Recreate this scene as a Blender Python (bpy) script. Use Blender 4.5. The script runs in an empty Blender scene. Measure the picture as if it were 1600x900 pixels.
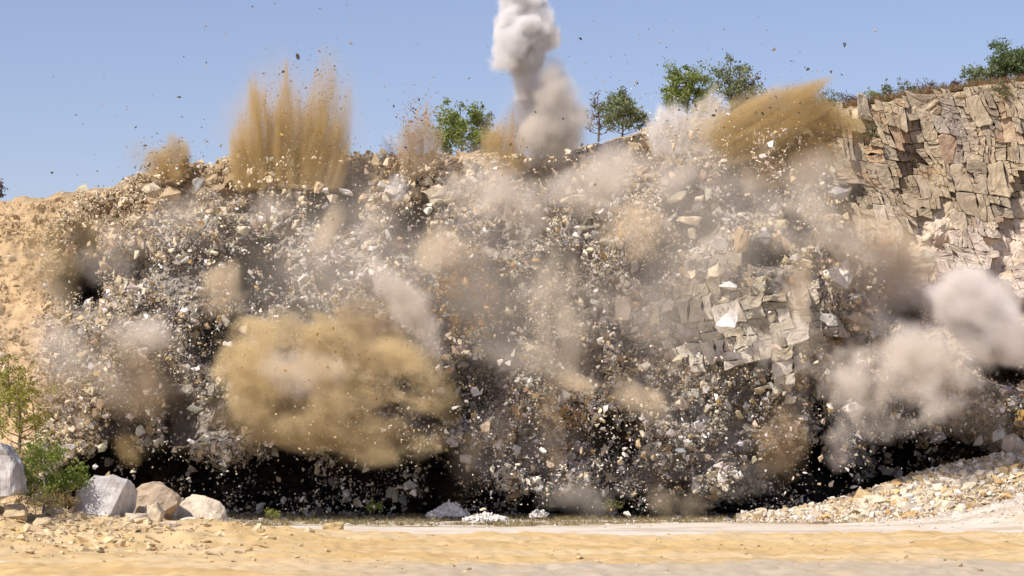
import bpy, bmesh, math, random
import numpy as np
from mathutils import Vector, Matrix, Euler

# ------------------------------------------------------------------ camera, world, sun, exposure
sc = bpy.context.scene
COL = sc.collection
F = 3640.0                      # focal length in pixels of a 1600 pixel wide picture
EYE = 3.6
cd = bpy.data.cameras.new('camera'); cam = bpy.data.objects.new('camera', cd); COL.objects.link(cam)
cam.location = (0, 0, EYE); cam.rotation_euler = (math.pi/2, 0, 0)
cd.sensor_width = 36; cd.lens = 36*F/1600; cd.shift_y = 250/1600; cd.clip_end = 6000
sc.camera = cam
SUNV = Vector((-0.47, -0.46, 0.76)).normalized()
W = bpy.data.worlds.new('World'); sc.world = W; W.use_nodes = True
wt = W.node_tree; bg = wt.nodes['Background']
sky = wt.nodes.new('ShaderNodeTexSky'); sky.sky_type = 'NISHITA'; sky.sun_disc = False
sky.sun_elevation = math.asin(SUNV.z); sky.sun_rotation = math.atan2(SUNV.x, SUNV.y)
sky.altitude = 300; sky.air_density = 1.0; sky.dust_density = 1.0; sky.ozone_density = 4.0
wb = wt.nodes.new('ShaderNodeVectorMath'); wb.operation = 'MULTIPLY'; wb.inputs[1].default_value = (1.06, .86, .86)   # the camera's white balance
wt.links.new(sky.outputs[0], wb.inputs[0]); wt.links.new(wb.outputs[0], bg.inputs[0]); bg.inputs[1].default_value = 0.12
sd = bpy.data.lights.new('sun', 'SUN'); so = bpy.data.objects.new('sun', sd); COL.objects.link(so)
sd.energy = 4.2; sd.angle = math.radians(0.5); sd.color = (1.0, .93, .82)
so.rotation_euler = SUNV.to_track_quat('Z', 'Y').to_euler()
sc.view_settings.view_transform = 'Standard'; sc.view_settings.look = 'None'
sc.view_settings.exposure = 0.35; sc.view_settings.gamma = 1
sc.render.engine = 'CYCLES'
sc.cycles.volume_bounces = 3; sc.cycles.max_bounces = 8; sc.cycles.transparent_max_bounces = 8
sc.cycles.use_denoising = True
sc.cycles.volume_step_rate = 2.2; sc.cycles.use_adaptive_sampling = True; sc.cycles.adaptive_threshold = .03

R = np.random.default_rng(7)
rnd = random.Random(5)

# ------------------------------------------------------------------ helpers
def pt(px, py, Y):
    return np.stack([(px-800)/F*Y, Y+0*px, EYE+(700-py)/F*Y], -1)
def P(px, py, Y):
    return Vector(((px-800)/F*Y, Y, EYE+(700-py)/F*Y))

def _h(i, j, k, s):
    n = (i*374761393 + j*668265263 + k*2147483647 + s*974634777) & 0xffffffff
    n = ((n ^ (n >> 13))*1274126177) & 0xffffffff
    n = n ^ (n >> 16)
    return (n & 0xffff)/65535.0
def vnoise(x, y, z=0.0, s=0):
    x, y, z = np.broadcast_arrays(np.asarray(x, float), np.asarray(y, float), np.asarray(z, float))
    i, j, k = np.floor(x).astype(np.int64), np.floor(y).astype(np.int64), np.floor(z).astype(np.int64)
    u, v, w = x-i, y-j, z-k
    u, v, w = u*u*(3-2*u), v*v*(3-2*v), w*w*(3-2*w)
    r = 0
    for a in (0, 1):
        for b in (0, 1):
            for c in (0, 1):
                r = r + _h(i+a, j+b, k+c, s)*(u if a else 1-u)*(v if b else 1-v)*(w if c else 1-w)
    return r
def fbm(x, y, z=0.0, s=0, o=4):
    r, a, t = 0, 1.0, 0
    for q in range(o):
        r = r + a*vnoise(x*2**q, y*2**q, np.asarray(z)*2**q, s+q); t += a; a *= .5
    return r/t
def blob(px, py, cx, cy, rx, ry, ang=0.0, p=1.0):
    a = math.radians(ang); dx, dy = px-cx, py-cy
    u = (dx*math.cos(a)+dy*math.sin(a))/rx; v = (-dx*math.sin(a)+dy*math.cos(a))/ry
    return np.exp(-(u*u+v*v)**p)
def sstep(a, b, x):
    t = np.clip((x-a)/(b-a), 0, 1); return t*t*(3-2*t)

def mesh_np(name, verts, faces, mat, cols=None, smooth=False, parent=None, face_cols=None):
    """faces: int array (n,3) or (n,4)"""
    me = bpy.data.meshes.new(name)
    verts = np.asarray(verts, np.float32); faces = np.asarray(faces, np.int32)
    n, k = faces.shape
    me.vertices.add(len(verts)); me.vertices.foreach_set('co', verts.ravel())
    me.loops.add(n*k); me.loops.foreach_set('vertex_index', faces.ravel())
    me.polygons.add(n)
    me.polygons.foreach_set('loop_start', np.arange(n, dtype=np.int32)*k)
    me.polygons.foreach_set('use_smooth', np.full(n, smooth))
    if cols is not None or face_cols is not None:
        dom = 'POINT' if cols is not None else 'FACE'
        c = cols if cols is not None else face_cols
        at = me.attributes.new('tint', 'FLOAT_COLOR', dom)
        c4 = np.concatenate([np.asarray(c, np.float32), np.ones((len(c), 1), np.float32)], 1)
        at.data.foreach_set('color', c4.ravel())
    me.update(calc_edges=True)
    if mat: me.materials.append(mat)
    o = bpy.data.objects.new(name, me); COL.objects.link(o)
    if parent: o.parent = parent
    return o
def obj(name, me, parent=None, loc=None):
    o = bpy.data.objects.new(name, me); COL.objects.link(o)
    if parent: o.parent = parent
    if loc is not None: o.location = loc
    return o
def tag(o, label=None, cat=None, group=None, kind=None):
    if label: o['label'] = label
    if cat: o['category'] = cat
    if group: o['group'] = group
    if kind: o['kind'] = kind
    return o
def empty(name, loc=(0, 0, 0)):
    o = bpy.data.objects.new(name, None); COL.objects.link(o); o.location = loc; o.empty_display_size = .2
    return o

# ------------------------------------------------------------------ materials
def rock_mat(name, source='attr', base=(.5, .45, .38), vary=.35, bump=.5, scale=3.0, stain=None, rough=.92, fine=14.0):
    m = bpy.data.materials.new(name); m.use_nodes = True; t = m.node_tree; n = t.nodes; L = t.links
    b = n['Principled BSDF']; b.inputs['Roughness'].default_value = rough
    b.inputs['Specular IOR Level'].default_value = .2
    if source == 'attr':
        c = n.new('ShaderNodeAttribute'); c.attribute_name = 'tint'; cs = c.outputs['Color']
    elif source == 'obj':
        c = n.new('ShaderNodeObjectInfo'); cs = c.outputs['Color']
    else:
        c = n.new('ShaderNodeRGB'); c.outputs[0].default_value = (*base, 1); cs = c.outputs[0]
    tc = n.new('ShaderNodeNewGeometry')
    n1 = n.new('ShaderNodeTexNoise'); n1.inputs['Scale'].default_value = scale; n1.inputs['Detail'].default_value = 8; n1.inputs['Roughness'].default_value = .65
    L.new(tc.outputs['Position'], n1.inputs['Vector'])
    mr = n.new('ShaderNodeMapRange'); mr.inputs['From Min'].default_value = .3; mr.inputs['From Max'].default_value = .7
    mr.inputs['To Min'].default_value = 1-vary; mr.inputs['To Max'].default_value = 1+vary*.7
    L.new(n1.outputs['Fac'], mr.inputs['Value'])
    mx = n.new('ShaderNodeVectorMath'); mx.operation = 'SCALE'
    L.new(cs, mx.inputs[0]); L.new(mr.outputs[0], mx.inputs['Scale'])
    out = mx.outputs[0]
    if stain:
        n3 = n.new('ShaderNodeTexNoise'); n3.inputs['Scale'].default_value = scale*.35; n3.inputs['Detail'].default_value = 5
        L.new(tc.outputs['Position'], n3.inputs['Vector'])
        r3 = n.new('ShaderNodeMapRange'); r3.inputs['From Min'].default_value = .52; r3.inputs['From Max'].default_value = .68; r3.inputs['To Max'].default_value = stain[3]
        L.new(n3.outputs['Fac'], r3.inputs['Value'])
        mm = n.new('ShaderNodeMix'); mm.data_type = 'RGBA'; mm.inputs['B'].default_value = (*stain[:3], 1)
        L.new(r3.outputs[0], mm.inputs['Factor']); L.new(out, mm.inputs['A']); out = mm.outputs['Result']
    L.new(out, b.inputs['Base Color'])
    n2 = n.new('ShaderNodeTexNoise'); n2.inputs['Scale'].default_value = fine; n2.inputs['Detail'].default_value = 6; n2.inputs['Roughness'].default_value = .7
    L.new(tc.outputs['Position'], n2.inputs['Vector'])
    bp = n.new('ShaderNodeBump'); bp.inputs['Strength'].default_value = bump; bp.inputs['Distance'].default_value = .08
    L.new(n2.outputs['Fac'], bp.inputs['Height']); L.new(bp.outputs[0], b.inputs['Normal'])
    return m
M_ATTR = rock_mat('broken_rock', 'attr', vary=.3, bump=.4)
M_BLOCK = rock_mat('jointed_rock', 'attr', vary=.38, bump=1.0, scale=2.0, fine=3.5, stain=(.26, .20, .13, .4))
M_OBJ = rock_mat('block_rock', 'obj', vary=.3, bump=.6, scale=2.2, fine=9)
M_FACE = rock_mat('quarry_face_rock', 'attr', vary=.45, bump=.9, scale=1.4, fine=5, stain=(.42, .27, .12, .25))
M_SAND = rock_mat('sandy_ground', 'attr', vary=.12, bump=.5, scale=1.1, fine=4, stain=(.50, .37, .2, .5))
M_BOULDER = rock_mat('boulder_rock', 'obj', vary=.34, bump=1.0, scale=2.6, fine=4.5, stain=(.30, .25, .20, .6))

def leaf_mat(name, c1, c2):
    m = bpy.data.materials.new(name); m.use_nodes = True; t = m.node_tree; n = t.nodes; L = t.links
    b = n['Principled BSDF']; b.inputs['Roughness'].default_value = .6
    a = n.new('ShaderNodeAttribute'); a.attribute_name = 'tint'
    L.new(a.outputs['Color'], b.inputs['Base Color'])
    tr = n.new('ShaderNodeBsdfTranslucent'); L.new(a.outputs['Color'], tr.inputs['Color'])
    mx = n.new('ShaderNodeMixShader'); mx.inputs[0].default_value = .35
    L.new(b.outputs[0], mx.inputs[1]); L.new(tr.outputs[0], mx.inputs[2])
    L.new(mx.outputs[0], n['Material Output'].inputs['Surface'])
    return m
M_LEAF = leaf_mat('leaves', None, None)
M_BARK = rock_mat('bark', 'rgb', base=(.16, .12, .085), vary=.3)
M_PALEBARK = rock_mat('pale_dry_stem', 'rgb', base=(.4, .35, .27), vary=.3)

# ------------------------------------------------------------------ rock shapes
def hull_rock(seed, npts=12, box=.6, el=(1, .8, .65)):
    """angular fragment of unit size: the hull of points between a box and a ball"""
    r = np.random.default_rng(seed)
    d = r.normal(size=(npts, 3)); d /= np.linalg.norm(d, axis=1)[:, None]
    cube = d/np.abs(d).max(1)[:, None]*.62
    p = (cube*box + d*.72*(1-box))*r.uniform(.78, 1.12, (npts, 1))*np.array(el)
    bm = bmesh.new()
    for q in p: bm.verts.new(q)
    res = bmesh.ops.convex_hull(bm, input=bm.verts)
    bmesh.ops.delete(bm, geom=list({v for v in res['geom_interior'] if isinstance(v, bmesh.types.BMVert)}), context='VERTS')
    bmesh.ops.delete(bm, geom=[v for v in bm.verts if not v.link_faces], context='VERTS')
    bmesh.ops.recalc_face_normals(bm, faces=bm.faces)
    bm.verts.ensure_lookup_table(); bm.verts.index_update()
    V = np.array([v.co[:] for v in bm.verts]); Fc = np.array([[v.index for v in f.verts] for f in bm.faces])
    bm.free()
    return V, Fc
SMALL = [hull_rock(100+i, 9, .5, (1, .5+.5*((i*7) % 10)/10, .45+.5*((i*3) % 10)/10)) for i in range(28)]
BIG = [hull_rock(300+i, 13, .85, (1, .6+.4*((i*7) % 10)/10, .5+.45*((i*3) % 10)/10)) for i in range(24)]
def detail_mesh(name, V, Fc, mat, sub=1, amp=.03, seed=0, freq=3.0, bevel=.04):
    bm = bmesh.new(); vs = [bm.verts.new(v) for v in V]
    for f in Fc: bm.faces.new([vs[i] for i in f])
    bmesh.ops.dissolve_limit(bm, angle_limit=math.radians(14), verts=bm.verts, edges=bm.edges)
    if bevel: bmesh.ops.bevel(bm, geom=list(bm.edges), offset=bevel, segments=1, affect='EDGES', clamp_overlap=True)
    bmesh.ops.triangulate(bm, faces=bm.faces)
    if sub: bmesh.ops.subdivide_edges(bm, edges=bm.edges, cuts=sub, use_grid_fill=True)
    if amp:
        co = np.array([v.co[:] for v in bm.verts])
        bm.normal_update()
        k = (fbm(co[:, 0]*freq+9, co[:, 1]*freq+5, co[:, 2]*freq+3, seed, 4)-.5)*2*amp
        k2 = -np.abs(vnoise(co[:, 0]*freq*.8, co[:, 1]*freq*.8, co[:, 2]*freq*.8+7, seed+9)-.5)*amp*1.5
        for v, a in zip(bm.verts, k+k2): v.co += v.normal*a
    me = bpy.data.meshes.new(name); bm.to_mesh(me); bm.free(); me.materials.append(mat)
    return me
BIGME = [detail_mesh('block', *BIG[i], M_OBJ, sub=0, amp=0, bevel=.015) for i in range(24)]
FINEME = [detail_mesh('fine_block', *BIG[i], M_OBJ, sub=2, amp=.07, seed=i, bevel=.012) for i in range(12)]

def rand_rot(n, r):
    q = r.normal(size=(n, 4)); q /= np.linalg.norm(q, axis=1)[:, None]
    w, x, y, z = q.T
    return np.stack([1-2*(y*y+z*z), 2*(x*y-z*w), 2*(x*z+y*w), 2*(x*y+z*w), 1-2*(x*x+z*z), 2*(y*z-x*w), 2*(x*z-y*w), 2*(y*z+x*w), 1-2*(x*x+y*y)], -1).reshape(n, 3, 3)
def scatter_mesh(name, pos, size, col, r, mat=None, stretch=None, lib=SMALL):
    """thousands of fragments joined in one mesh: pos (n,3), size (n), col (n,3)"""
    n = len(pos); kind = r.integers(0, len(lib), n); Rm = rand_rot(n, r)
    VV, FF, CC, base = [], [], [], 0
    for k, (V, Fc) in enumerate(lib):
        s = np.nonzero(kind == k)[0]
        if not len(s): continue
        v = V[None]*size[s][:, None, None]
        v = np.einsum('nij,nvj->nvi', Rm[s], v)
        if stretch is not None: v = v*stretch
        v = v+pos[s][:, None]
        VV.append(v.reshape(-1, 3)); FF.append((Fc[None]+(np.arange(len(s))*len(V))[:, None, None]+base).reshape(-1, 3))
        CC.append(np.repeat(col[s], len(Fc), 0)); base += len(s)*len(V)
    return mesh_np(name, np.concatenate(VV), np.concatenate(FF), mat or M_ATTR, face_cols=np.concatenate(CC))

# ------------------------------------------------------------------ shape of the quarry face (depth by bearing and height)
RIM_X = [-700, -300, 0, 60, 90, 180, 215, 260, 330, 400, 450, 520, 600, 700, 800, 870, 940, 1000, 1060, 1110, 1200, 1270, 1330, 1400, 1500, 1600, 1900, 2400]
RIM_Y = [300, 305, 312, 318, 309, 298, 275, 258, 258, 238, 236, 244, 246, 244, 246, 246, 228, 206, 190, 184, 178, 176, 170, 158, 143, 130, 110, 100]
def rim(px): return np.interp(px, RIM_X, RIM_Y)
CAVES = [  # centre x, y, radius x, y, angle, metres in
    (1080, 340, 42, 46, 20, 6), (1050, 385, 36, 42, 0, 5.5), (1190, 395, 40, 20, 10, 4), (1010, 420, 26, 22, 0, 4),
    (140, 440, 48, 46, 20, 4.5), (130, 420, 30, 60, 0, 3), (200, 420, 40, 30, 0, 3), (400, 450, 60, 50, 20, 4.0), (345, 530, 50, 36, -35, 4.5),
    (520, 320, 30, 50, -50, 3.0), (640, 365, 40, 40, 20, 3), (470, 500, 40, 26, 0, 3),
    (740, 600, 52, 44, 0, 4.5), (700, 640, 44, 34, 0, 4), (790, 500, 30, 60, 0, 3.0), (880, 470, 60, 30, 30, 2.5),
    (1280, 640, 20, 60, 0, 4.0), (1405, 480, 34, 18, 10, 2.0), (1570, 585, 46, 18, 15, 4.0),
    (960, 690, 50, 60, 20, 3.5), (880, 420, 40, 30, 0, 2), (240, 660, 70, 40, 0, 3), (1215, 560, 40, 14, 0, 3), (1200, 525, 50, 8, 4, 2),
]
def base_depth(px, py):
    t = np.interp(py, [100, 170, 240, 300, 400, 500, 600, 700, 760, 800, 840], [134, 132, 130.5, 128, 125.2, 123, 121.2, 119.8, 119.4, 120, 121])
    # solid bank on the left and standing face on the right
    left = np.interp(py, [300, 400, 600, 700, 900], [128, 126.5, 122, 118, 116])
    right = np.interp(py, [120, 300, 430, 520, 600, 700, 820], [138.5, 136.5, 134.5, 131, 130, 134, 136])
    a = sstep(120, 60, px+ (py-500)*.08)
    b = sstep(1190, 1330, px + (300-py)*.12)
    d = t*(1-a)+left*a
    return d*(1-b)+right*b
def smooth_depth(px, py):
    return base_depth(px, py) + (fbm(px/170, py/130, 0, 3, 2)-.5)*3.5*sstep(40, 160, px)
def footline(px):
    foot = np.interp(px, [60, 110, 200, 330, 420, 560, 690, 740, 800, 1000, 1120, 1180, 1230, 1300, 1335, 1380, 1450, 1540, 1600], [790, 715, 700, 712, 705, 690, 695, 750, 775, 782, 775, 705, 690, 700, 745, 690, 672, 690, 700])
    return foot + (fbm(px/40, px/90, 0, 5, 3)-.5)*40
def face_depth(px, py):
    d = base_depth(px, py)
    inb = sstep(70, 170, px+(py-500)*.1)
    amp = .35+.65*inb*sstep(1640, 1300, px-(py-300)*.9)
    d = d + (fbm(px/170, py/130, 0, 3, 2)-.5)*3.5*inb
    d = d + (fbm(px/55, py/45, 0, 11, 4)-.5)*2.6*amp
    d = d + (fbm(px/14, py/11, 0, 21, 3)-.5)*1.0*amp
    for c in CAVES: d = d + c[5]*1.15*blob(px, py, *c[:5], p=2.0)
    # the undercut at the foot
    foot = footline(px)
    u = sstep(foot-14, foot+14, py)*sstep(60, 130, px)
    return d + u*9.5

# colour of the face itself (mineral colours, plus shade painted at foot and hollows)
OCHRE = np.array([.50, .31, .13]); TAN = np.array([.50, .37, .22]); CREAM = np.array([.62, .53, .39]); GREY = np.array([.40, .375, .345])
WHITE = np.array([.77, .735, .68]); SHADE_DARK = np.array([.035, .031, .029]); BROWN = np.array([.33, .19, .065]); CLIFF = np.array([.49, .395, .27])
def mixc(a, b, w): return a*(1-w)[..., None]+b*w[..., None]
def face_colour(px, py):
    c = np.broadcast_to(GREY*.8*np.array([1.05, 1, .92]), px.shape+(3,)).copy()
    rel = (py-rim(px))
    c = mixc(c, TAN*.8, sstep(110, 20, rel)*.8)
    c = mixc(c, np.array([.53, .38, .22]), sstep(120, 50, px+(py-500)*.08+(fbm(px/40, py/40, 0, 31, 3)-.5)*60))
    c = mixc(c, CLIFF, sstep(1190, 1300, px+(300-py)*.12)*sstep(520, 400, py))
    c = mixc(c, np.array([.66, .54, .42]), sstep(1200, 1290, px)*sstep(300, 350, py)*sstep(640, 560, py)*.92)
    c = mixc(c, SHADE_DARK, sstep(-45, 5, py-footline(px)+(fbm(px/60, py/60, 0, 41, 3)-.5)*50)*sstep(60, 120, px))  # shade of the undercut put into the rock colour along the footline
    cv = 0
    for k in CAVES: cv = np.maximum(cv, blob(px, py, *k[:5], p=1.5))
    c = mixc(c, SHADE_DARK*1.6, cv*.75)  # hollows darkened in colour as well, to deepen their shade
    return c

nx, ny = 620, 230
gx = np.linspace(-320, 1960, nx)
s = np.linspace(0, 1, ny)
GX, S = np.meshgrid(gx, s)
top = rim(GX) + (fbm(GX/30, 0*GX, 0, 51, 4)-.5)*10
bot = np.full_like(GX, 815.0)
GY = bot+(top-bot)*S
D = face_depth(GX, GY)
V = pt(GX, GY, D)
# plateau running back from the rim
rows = [V]
last = V[-1]
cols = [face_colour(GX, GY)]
for dy, dz in ((1.5, .35), (4, .25), (9, .1), (20, -.5), (60, -4)):
    r_ = last.copy(); r_[:, 0] *= (1+dy/130); r_[:, 1] += dy; r_[:, 2] += dz+(fbm(gx/20+dy, gx*0, 0, 61, 3)-.5)*.5
    rows.append(r_[None]); cols.append(np.broadcast_to(np.array([.42, .3, .17]), (1, nx, 3)))
V = np.concatenate([V.reshape(ny, nx, 3)]+[q for q in rows[1:]], 0); Cc = np.concatenate(cols, 0)
NY = V.shape[0]
idx = np.arange(NY*nx).reshape(NY, nx)
Fq = np.stack([idx[:-1, :-1], idx[:-1, 1:], idx[1:, 1:], idx[1:, :-1]], -1).reshape(-1, 4)
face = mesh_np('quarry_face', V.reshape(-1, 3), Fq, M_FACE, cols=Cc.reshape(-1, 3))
tag(face, kind='structure')

# ------------------------------------------------------------------ ground, road, sand
def ground_h(x, y):
    z = (fbm(x/9, y/9, 0, 71, 3)-.5)*.25
    px = 800+x*F/np.maximum(y, 1)
    # sand bank on the left
    z = z + 1.7*blob(x, y, -22, 87, 4.6, 9.0)+.62*blob(x, y, -14, 88, 4.8, 6.0) + .2*blob(x, y, -10, 86, 3, 4)
    z = z + (fbm(x/1.5, y/1.5, 0, 75, 4)-.5)*.55*np.clip(blob(x, y, -16.5, 86, 8, 8)*2, 0, 1)
    # pale heap on the right
    z = z + 1.75*blob(x, y, 26.5, 106.5, 5.5, 4.5)
    return z
def sheet(name, xs, ys, zf, mat, cf):
    X, Y = np.meshgrid(xs, ys); Z = zf(X, Y); C = cf(X, Y)
    ii = np.arange(X.size).reshape(X.shape)
    q = np.stack([ii[:-1, :-1], ii[:-1, 1:], ii[1:, 1:], ii[1:, :-1]], -1).reshape(-1, 4)
    return mesh_np(name, np.stack([X, Y, Z], -1).reshape(-1, 3), q, mat, cols=C.reshape(-1, 3), smooth=True)
def scrub_col(x, y):
    w = fbm(x/2.2, y/1.3, 0, 81, 4)
    c = mixc(np.broadcast_to(np.array([.40, .34, .26]), x.shape+(3,)), np.array([.24, .20, .09]), sstep(.47, .56, w))
    c = mixc(c, np.array([.66, .62, .55]), sstep(.56, .62, fbm(x/3, y/.8, 0, 85, 4)))
    c = mixc(c, np.array([.62, .56, .49]), blob(x, y, 26.5, 107, 7.5, 6.5, p=2))
    c = mixc(c, SHADE_DARK*1.5, sstep(121, 125, y)*sstep(-24, -20, x))  # shade below the overhanging mass, painted into the ground colour
    return c
xs = np.concatenate([[-900, -300, -120, -60], np.linspace(-36, 36, 300), [60, 120, 300, 900]])
ys = np.concatenate([[-60, 0, 30], np.linspace(45, 142, 260), [160, 200, 300]])
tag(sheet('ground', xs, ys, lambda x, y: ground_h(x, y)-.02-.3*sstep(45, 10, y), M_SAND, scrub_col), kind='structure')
# pale haul road
xr = np.linspace(-36, 45, 320); yr = np.linspace(92, 110.5, 60)
def road_h(x, y): return ground_h(x, y)+.05-.25*sstep(108.5, 110.5, y+(fbm(x/3, y/2, 0, 92, 3)-.5)*5+np.interp(x, [-36, -16, 0, 10, 40], [5, 4, 2.2, -.2, -1.5]))+.03*np.sin(y*1.1+fbm(x/8, y/8, 0, 9, 2)*4)
tag(sheet('haul_road', xr, yr, road_h, M_SAND, lambda x, y: mixc(np.broadcast_to(np.array([.66, .58, .485]), x.shape+(3,)), np.array([.52, .44, .35]), sstep(.5, .62, fbm(x/6, y/.9, 0, 95, 4)))), kind='structure')
# ochre sand of the near ground, a low lip towards the road
xs2 = np.concatenate([[-90, -60], np.linspace(-30, 30, 640), [60, 90]]); ys2 = np.concatenate([[2, 20, 36], np.linspace(46, 98, 260)])
def sand_h(x, y):
    edge = 94.3+(fbm(x/3.2, x*0+3, 0, 98, 4)-.5)*2.2+1.8*sstep(-6, -12, x)*sstep(-26, -16, x)
    ruts = .05*np.sin(y*1.7+fbm(x/14, y/6, 0, 9, 3)*9)+.24*(fbm(x/1.1, y/1.6, 0, 97, 4)-.5)+.10*(vnoise(x/.35, y/.5, 0, 96)-.5)
    return ground_h(x, y)+.12+ruts - 1.0*sstep(edge-.8, edge+.8, y) + .07*blob(0*x, y, 0, edge-1.6, 1, 1.2) - .3*sstep(45, 10, y)
def sand_c(x, y):
    c = mixc(np.broadcast_to(np.array([.57, .40, .185]), x.shape+(3,)), np.array([.60, .45, .26]), sstep(.44, .66, fbm(x/7, y/1.6, 0, 99, 4)))
    c = mixc(c, np.array([.50, .33, .14]), sstep(.55, .66, fbm(x/4, y/.9, 0, 105, 4))*.8)
    c = mixc(c, np.array([.46, .38, .28]), sstep(70.6, 69.0, y+(fbm(x/6, y/2, 0, 107, 3)-.5)*3-sstep(-5, 16, x)*1.2)*sstep(-8, 0, x))
    c = mixc(c, np.array([.60, .48, .31]), np.clip(blob(x, y, -20, 85, 8, 9), 0, 1)*.7*sstep(.4, .6, fbm(x/2, y/2, 0, 108, 3)))
    return c
tag(sheet('sand_ground', xs2, ys2, sand_h, M_SAND, sand_c), kind='structure')
def gz(x, y): return float(np.max([sand_h(np.array([x]), np.array([y]))[0], ground_h(np.array([x]), np.array([y]))[0]]))

# ------------------------------------------------------------------ jointed rock: blocks between cracks
def jointed(parent, uv0, uv1, size, to_px, depth_fn, col_fn, seed, thick=1.3, keep=lambda px, py: True, name='block', most=300, relief=.45, gap=.004, tilt=1.0):
    r = np.random.default_rng(seed); cells = []
    def area_c(p):
        x, y = p[:, 0], p[:, 1]; x2, y2 = np.roll(x, -1), np.roll(y, -1); k = x*y2-x2*y; a = k.sum()/2
        return abs(a), p.mean(0)
    def cut(p, c, nrm):
        d = (p-c)@nrm; A_, B_ = [], []
        for i in range(len(p)):
            j = (i+1) % len(p)
            if d[i] >= 0: A_.append(p[i])
            if d[i] <= 0: B_.append(p[i])
            if d[i]*d[j] < 0:
                q = p[i]+(p[j]-p[i])*d[i]/(d[i]-d[j]); A_.append(q); B_.append(q)
        return np.array(A_), np.array(B_)
    def split(p, lvl):
        a, c = area_c(p); lo, hi = p.min(0), p.max(0); w, h = (hi-lo)/np.array(size)
        if len(p) < 3 or a < 4: return
        if a < size[0]*size[1]*min(6, .4*np.exp(r.exponential(.9))) or lvl > 16: cells.append(p); return
        th = r.normal(0, .09) + (0 if w > h*r.uniform(.45, 1.5) else math.pi/2)
        c = c+(r.random(2)-.5)*(hi-lo)*.3
        A_, B_ = cut(p, c, np.array([math.cos(th), math.sin(th)]))
        for q in (A_, B_):
            if len(q) >= 3: split(q, lvl+1)
    split(np.array([[uv0[0], uv0[1]], [uv1[0], uv0[1]], [uv1[0], uv1[1]], [uv0[0], uv1[1]]], float), 0)
    out = []
    for p in cells:
        a, c = area_c(p)
        g = gap*size[1]*r.uniform(.4, 2.0); dist = np.linalg.norm(p-c, axis=1)[:, None]
        p = c+(p-c)*np.clip(1-g/np.maximum(dist, .1), .3, 1)
        # worn corners: two points for each
        q = []
        for i in range(len(p)):
            a0, b0 = p[i-1], p[(i+1) % len(p)]; k1, k2 = r.uniform(.02, .16, 2)
            e1 = b0-p[i]; nr = np.array([-e1[1], e1[0]])
            q += [p[i]+(a0-p[i])*k1, p[i]+(b0-p[i])*k2]
            for tt in (.33, .66): q.append(p[i]+e1*tt+nr*(vnoise(*( (p[i]+e1*tt)/4.0), 0, 777)-.5)*.16)
        q = np.array(q)+r.normal(0, .25, (len(q), 2)); n = len(q)
        px, py = to_px(q[:, 0], q[:, 1]); cx, cy = px.mean(), py.mean()
        if not keep(cx, cy): continue
        base = depth_fn(np.array([cx]), np.array([cy]))[0]
        step = vnoise(cx/26, cy/90, 0, seed+7)*.6+vnoise(cx/13, cy/16, 0, seed+8)*.4
        dd = base - relief*1.5*(np.round(step*5)/5+.12*r.random()) + r.normal(0, .012, n) + (px-cx)*r.normal(.003, .006)*tilt-(py-cy)*r.normal(.009, .006)*tilt
        fr = pt(px, py, dd+r.uniform(.02, .06)); bk = pt(px, py, np.full(n, base+thick)); inn = pt(cx+(px-cx)*.92, cy+(py-cy)*.92, dd-r.uniform(0, .04)+r.normal(0, .02, n))
        rough_ = min(.03, .0009*math.sqrt(a)); kx = r.uniform(.35, .62, n); ox, oy = r.normal(0, .09, 2)*np.array([np.ptp(px), np.ptp(py)])
        in2 = pt(cx+ox+(px-cx)*kx, cy+oy+(py-cy)*kx, dd.mean()*(1-kx)+dd*kx-r.uniform(-.005, .02)+r.normal(0, rough_, n))
        mid = pt(np.array([cx+ox]), np.array([cy+oy]), np.array([dd.mean()+r.normal(0, rough_)]))
        V = np.concatenate([fr, bk, inn, in2, mid]); Fc = []
        for i in range(n):
            j = (i+1) % n
            for a0, b0 in ((0, 2*n), (2*n, 3*n)): Fc += [[i+a0, j+a0, i+b0], [j+a0, j+b0, i+b0]]
            Fc += [[i+3*n, j+3*n, 4*n], [j, i, i+n], [j, i+n, j+n]]
        out.append((a, V, np.array(Fc), col_fn(np.array([cx]), np.array([cy]))[0]*r.uniform(.93, 1.06)))
    out.sort(key=lambda q: -q[0])
    for a, V, Fc, c in out[:most]:
        ctr = V.mean(0)
        mesh_np(name, V-ctr, Fc, M_BLOCK, face_cols=np.tile(c, (len(Fc), 1)), parent=parent).location = ctr
    rest = out[most:]
    if rest:
        b = 0; VV = []; FF = []; CC = []
        for a, V, Fc, c in rest: VV.append(V); FF.append(Fc+b); CC.append(np.tile(c, (len(Fc), 1))); b += len(V)
        tag(mesh_np('small_'+name+'s', np.concatenate(VV), np.concatenate(FF), M_BLOCK, face_cols=np.concatenate(CC), parent=parent), kind='stuff')
    return len(out)

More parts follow.
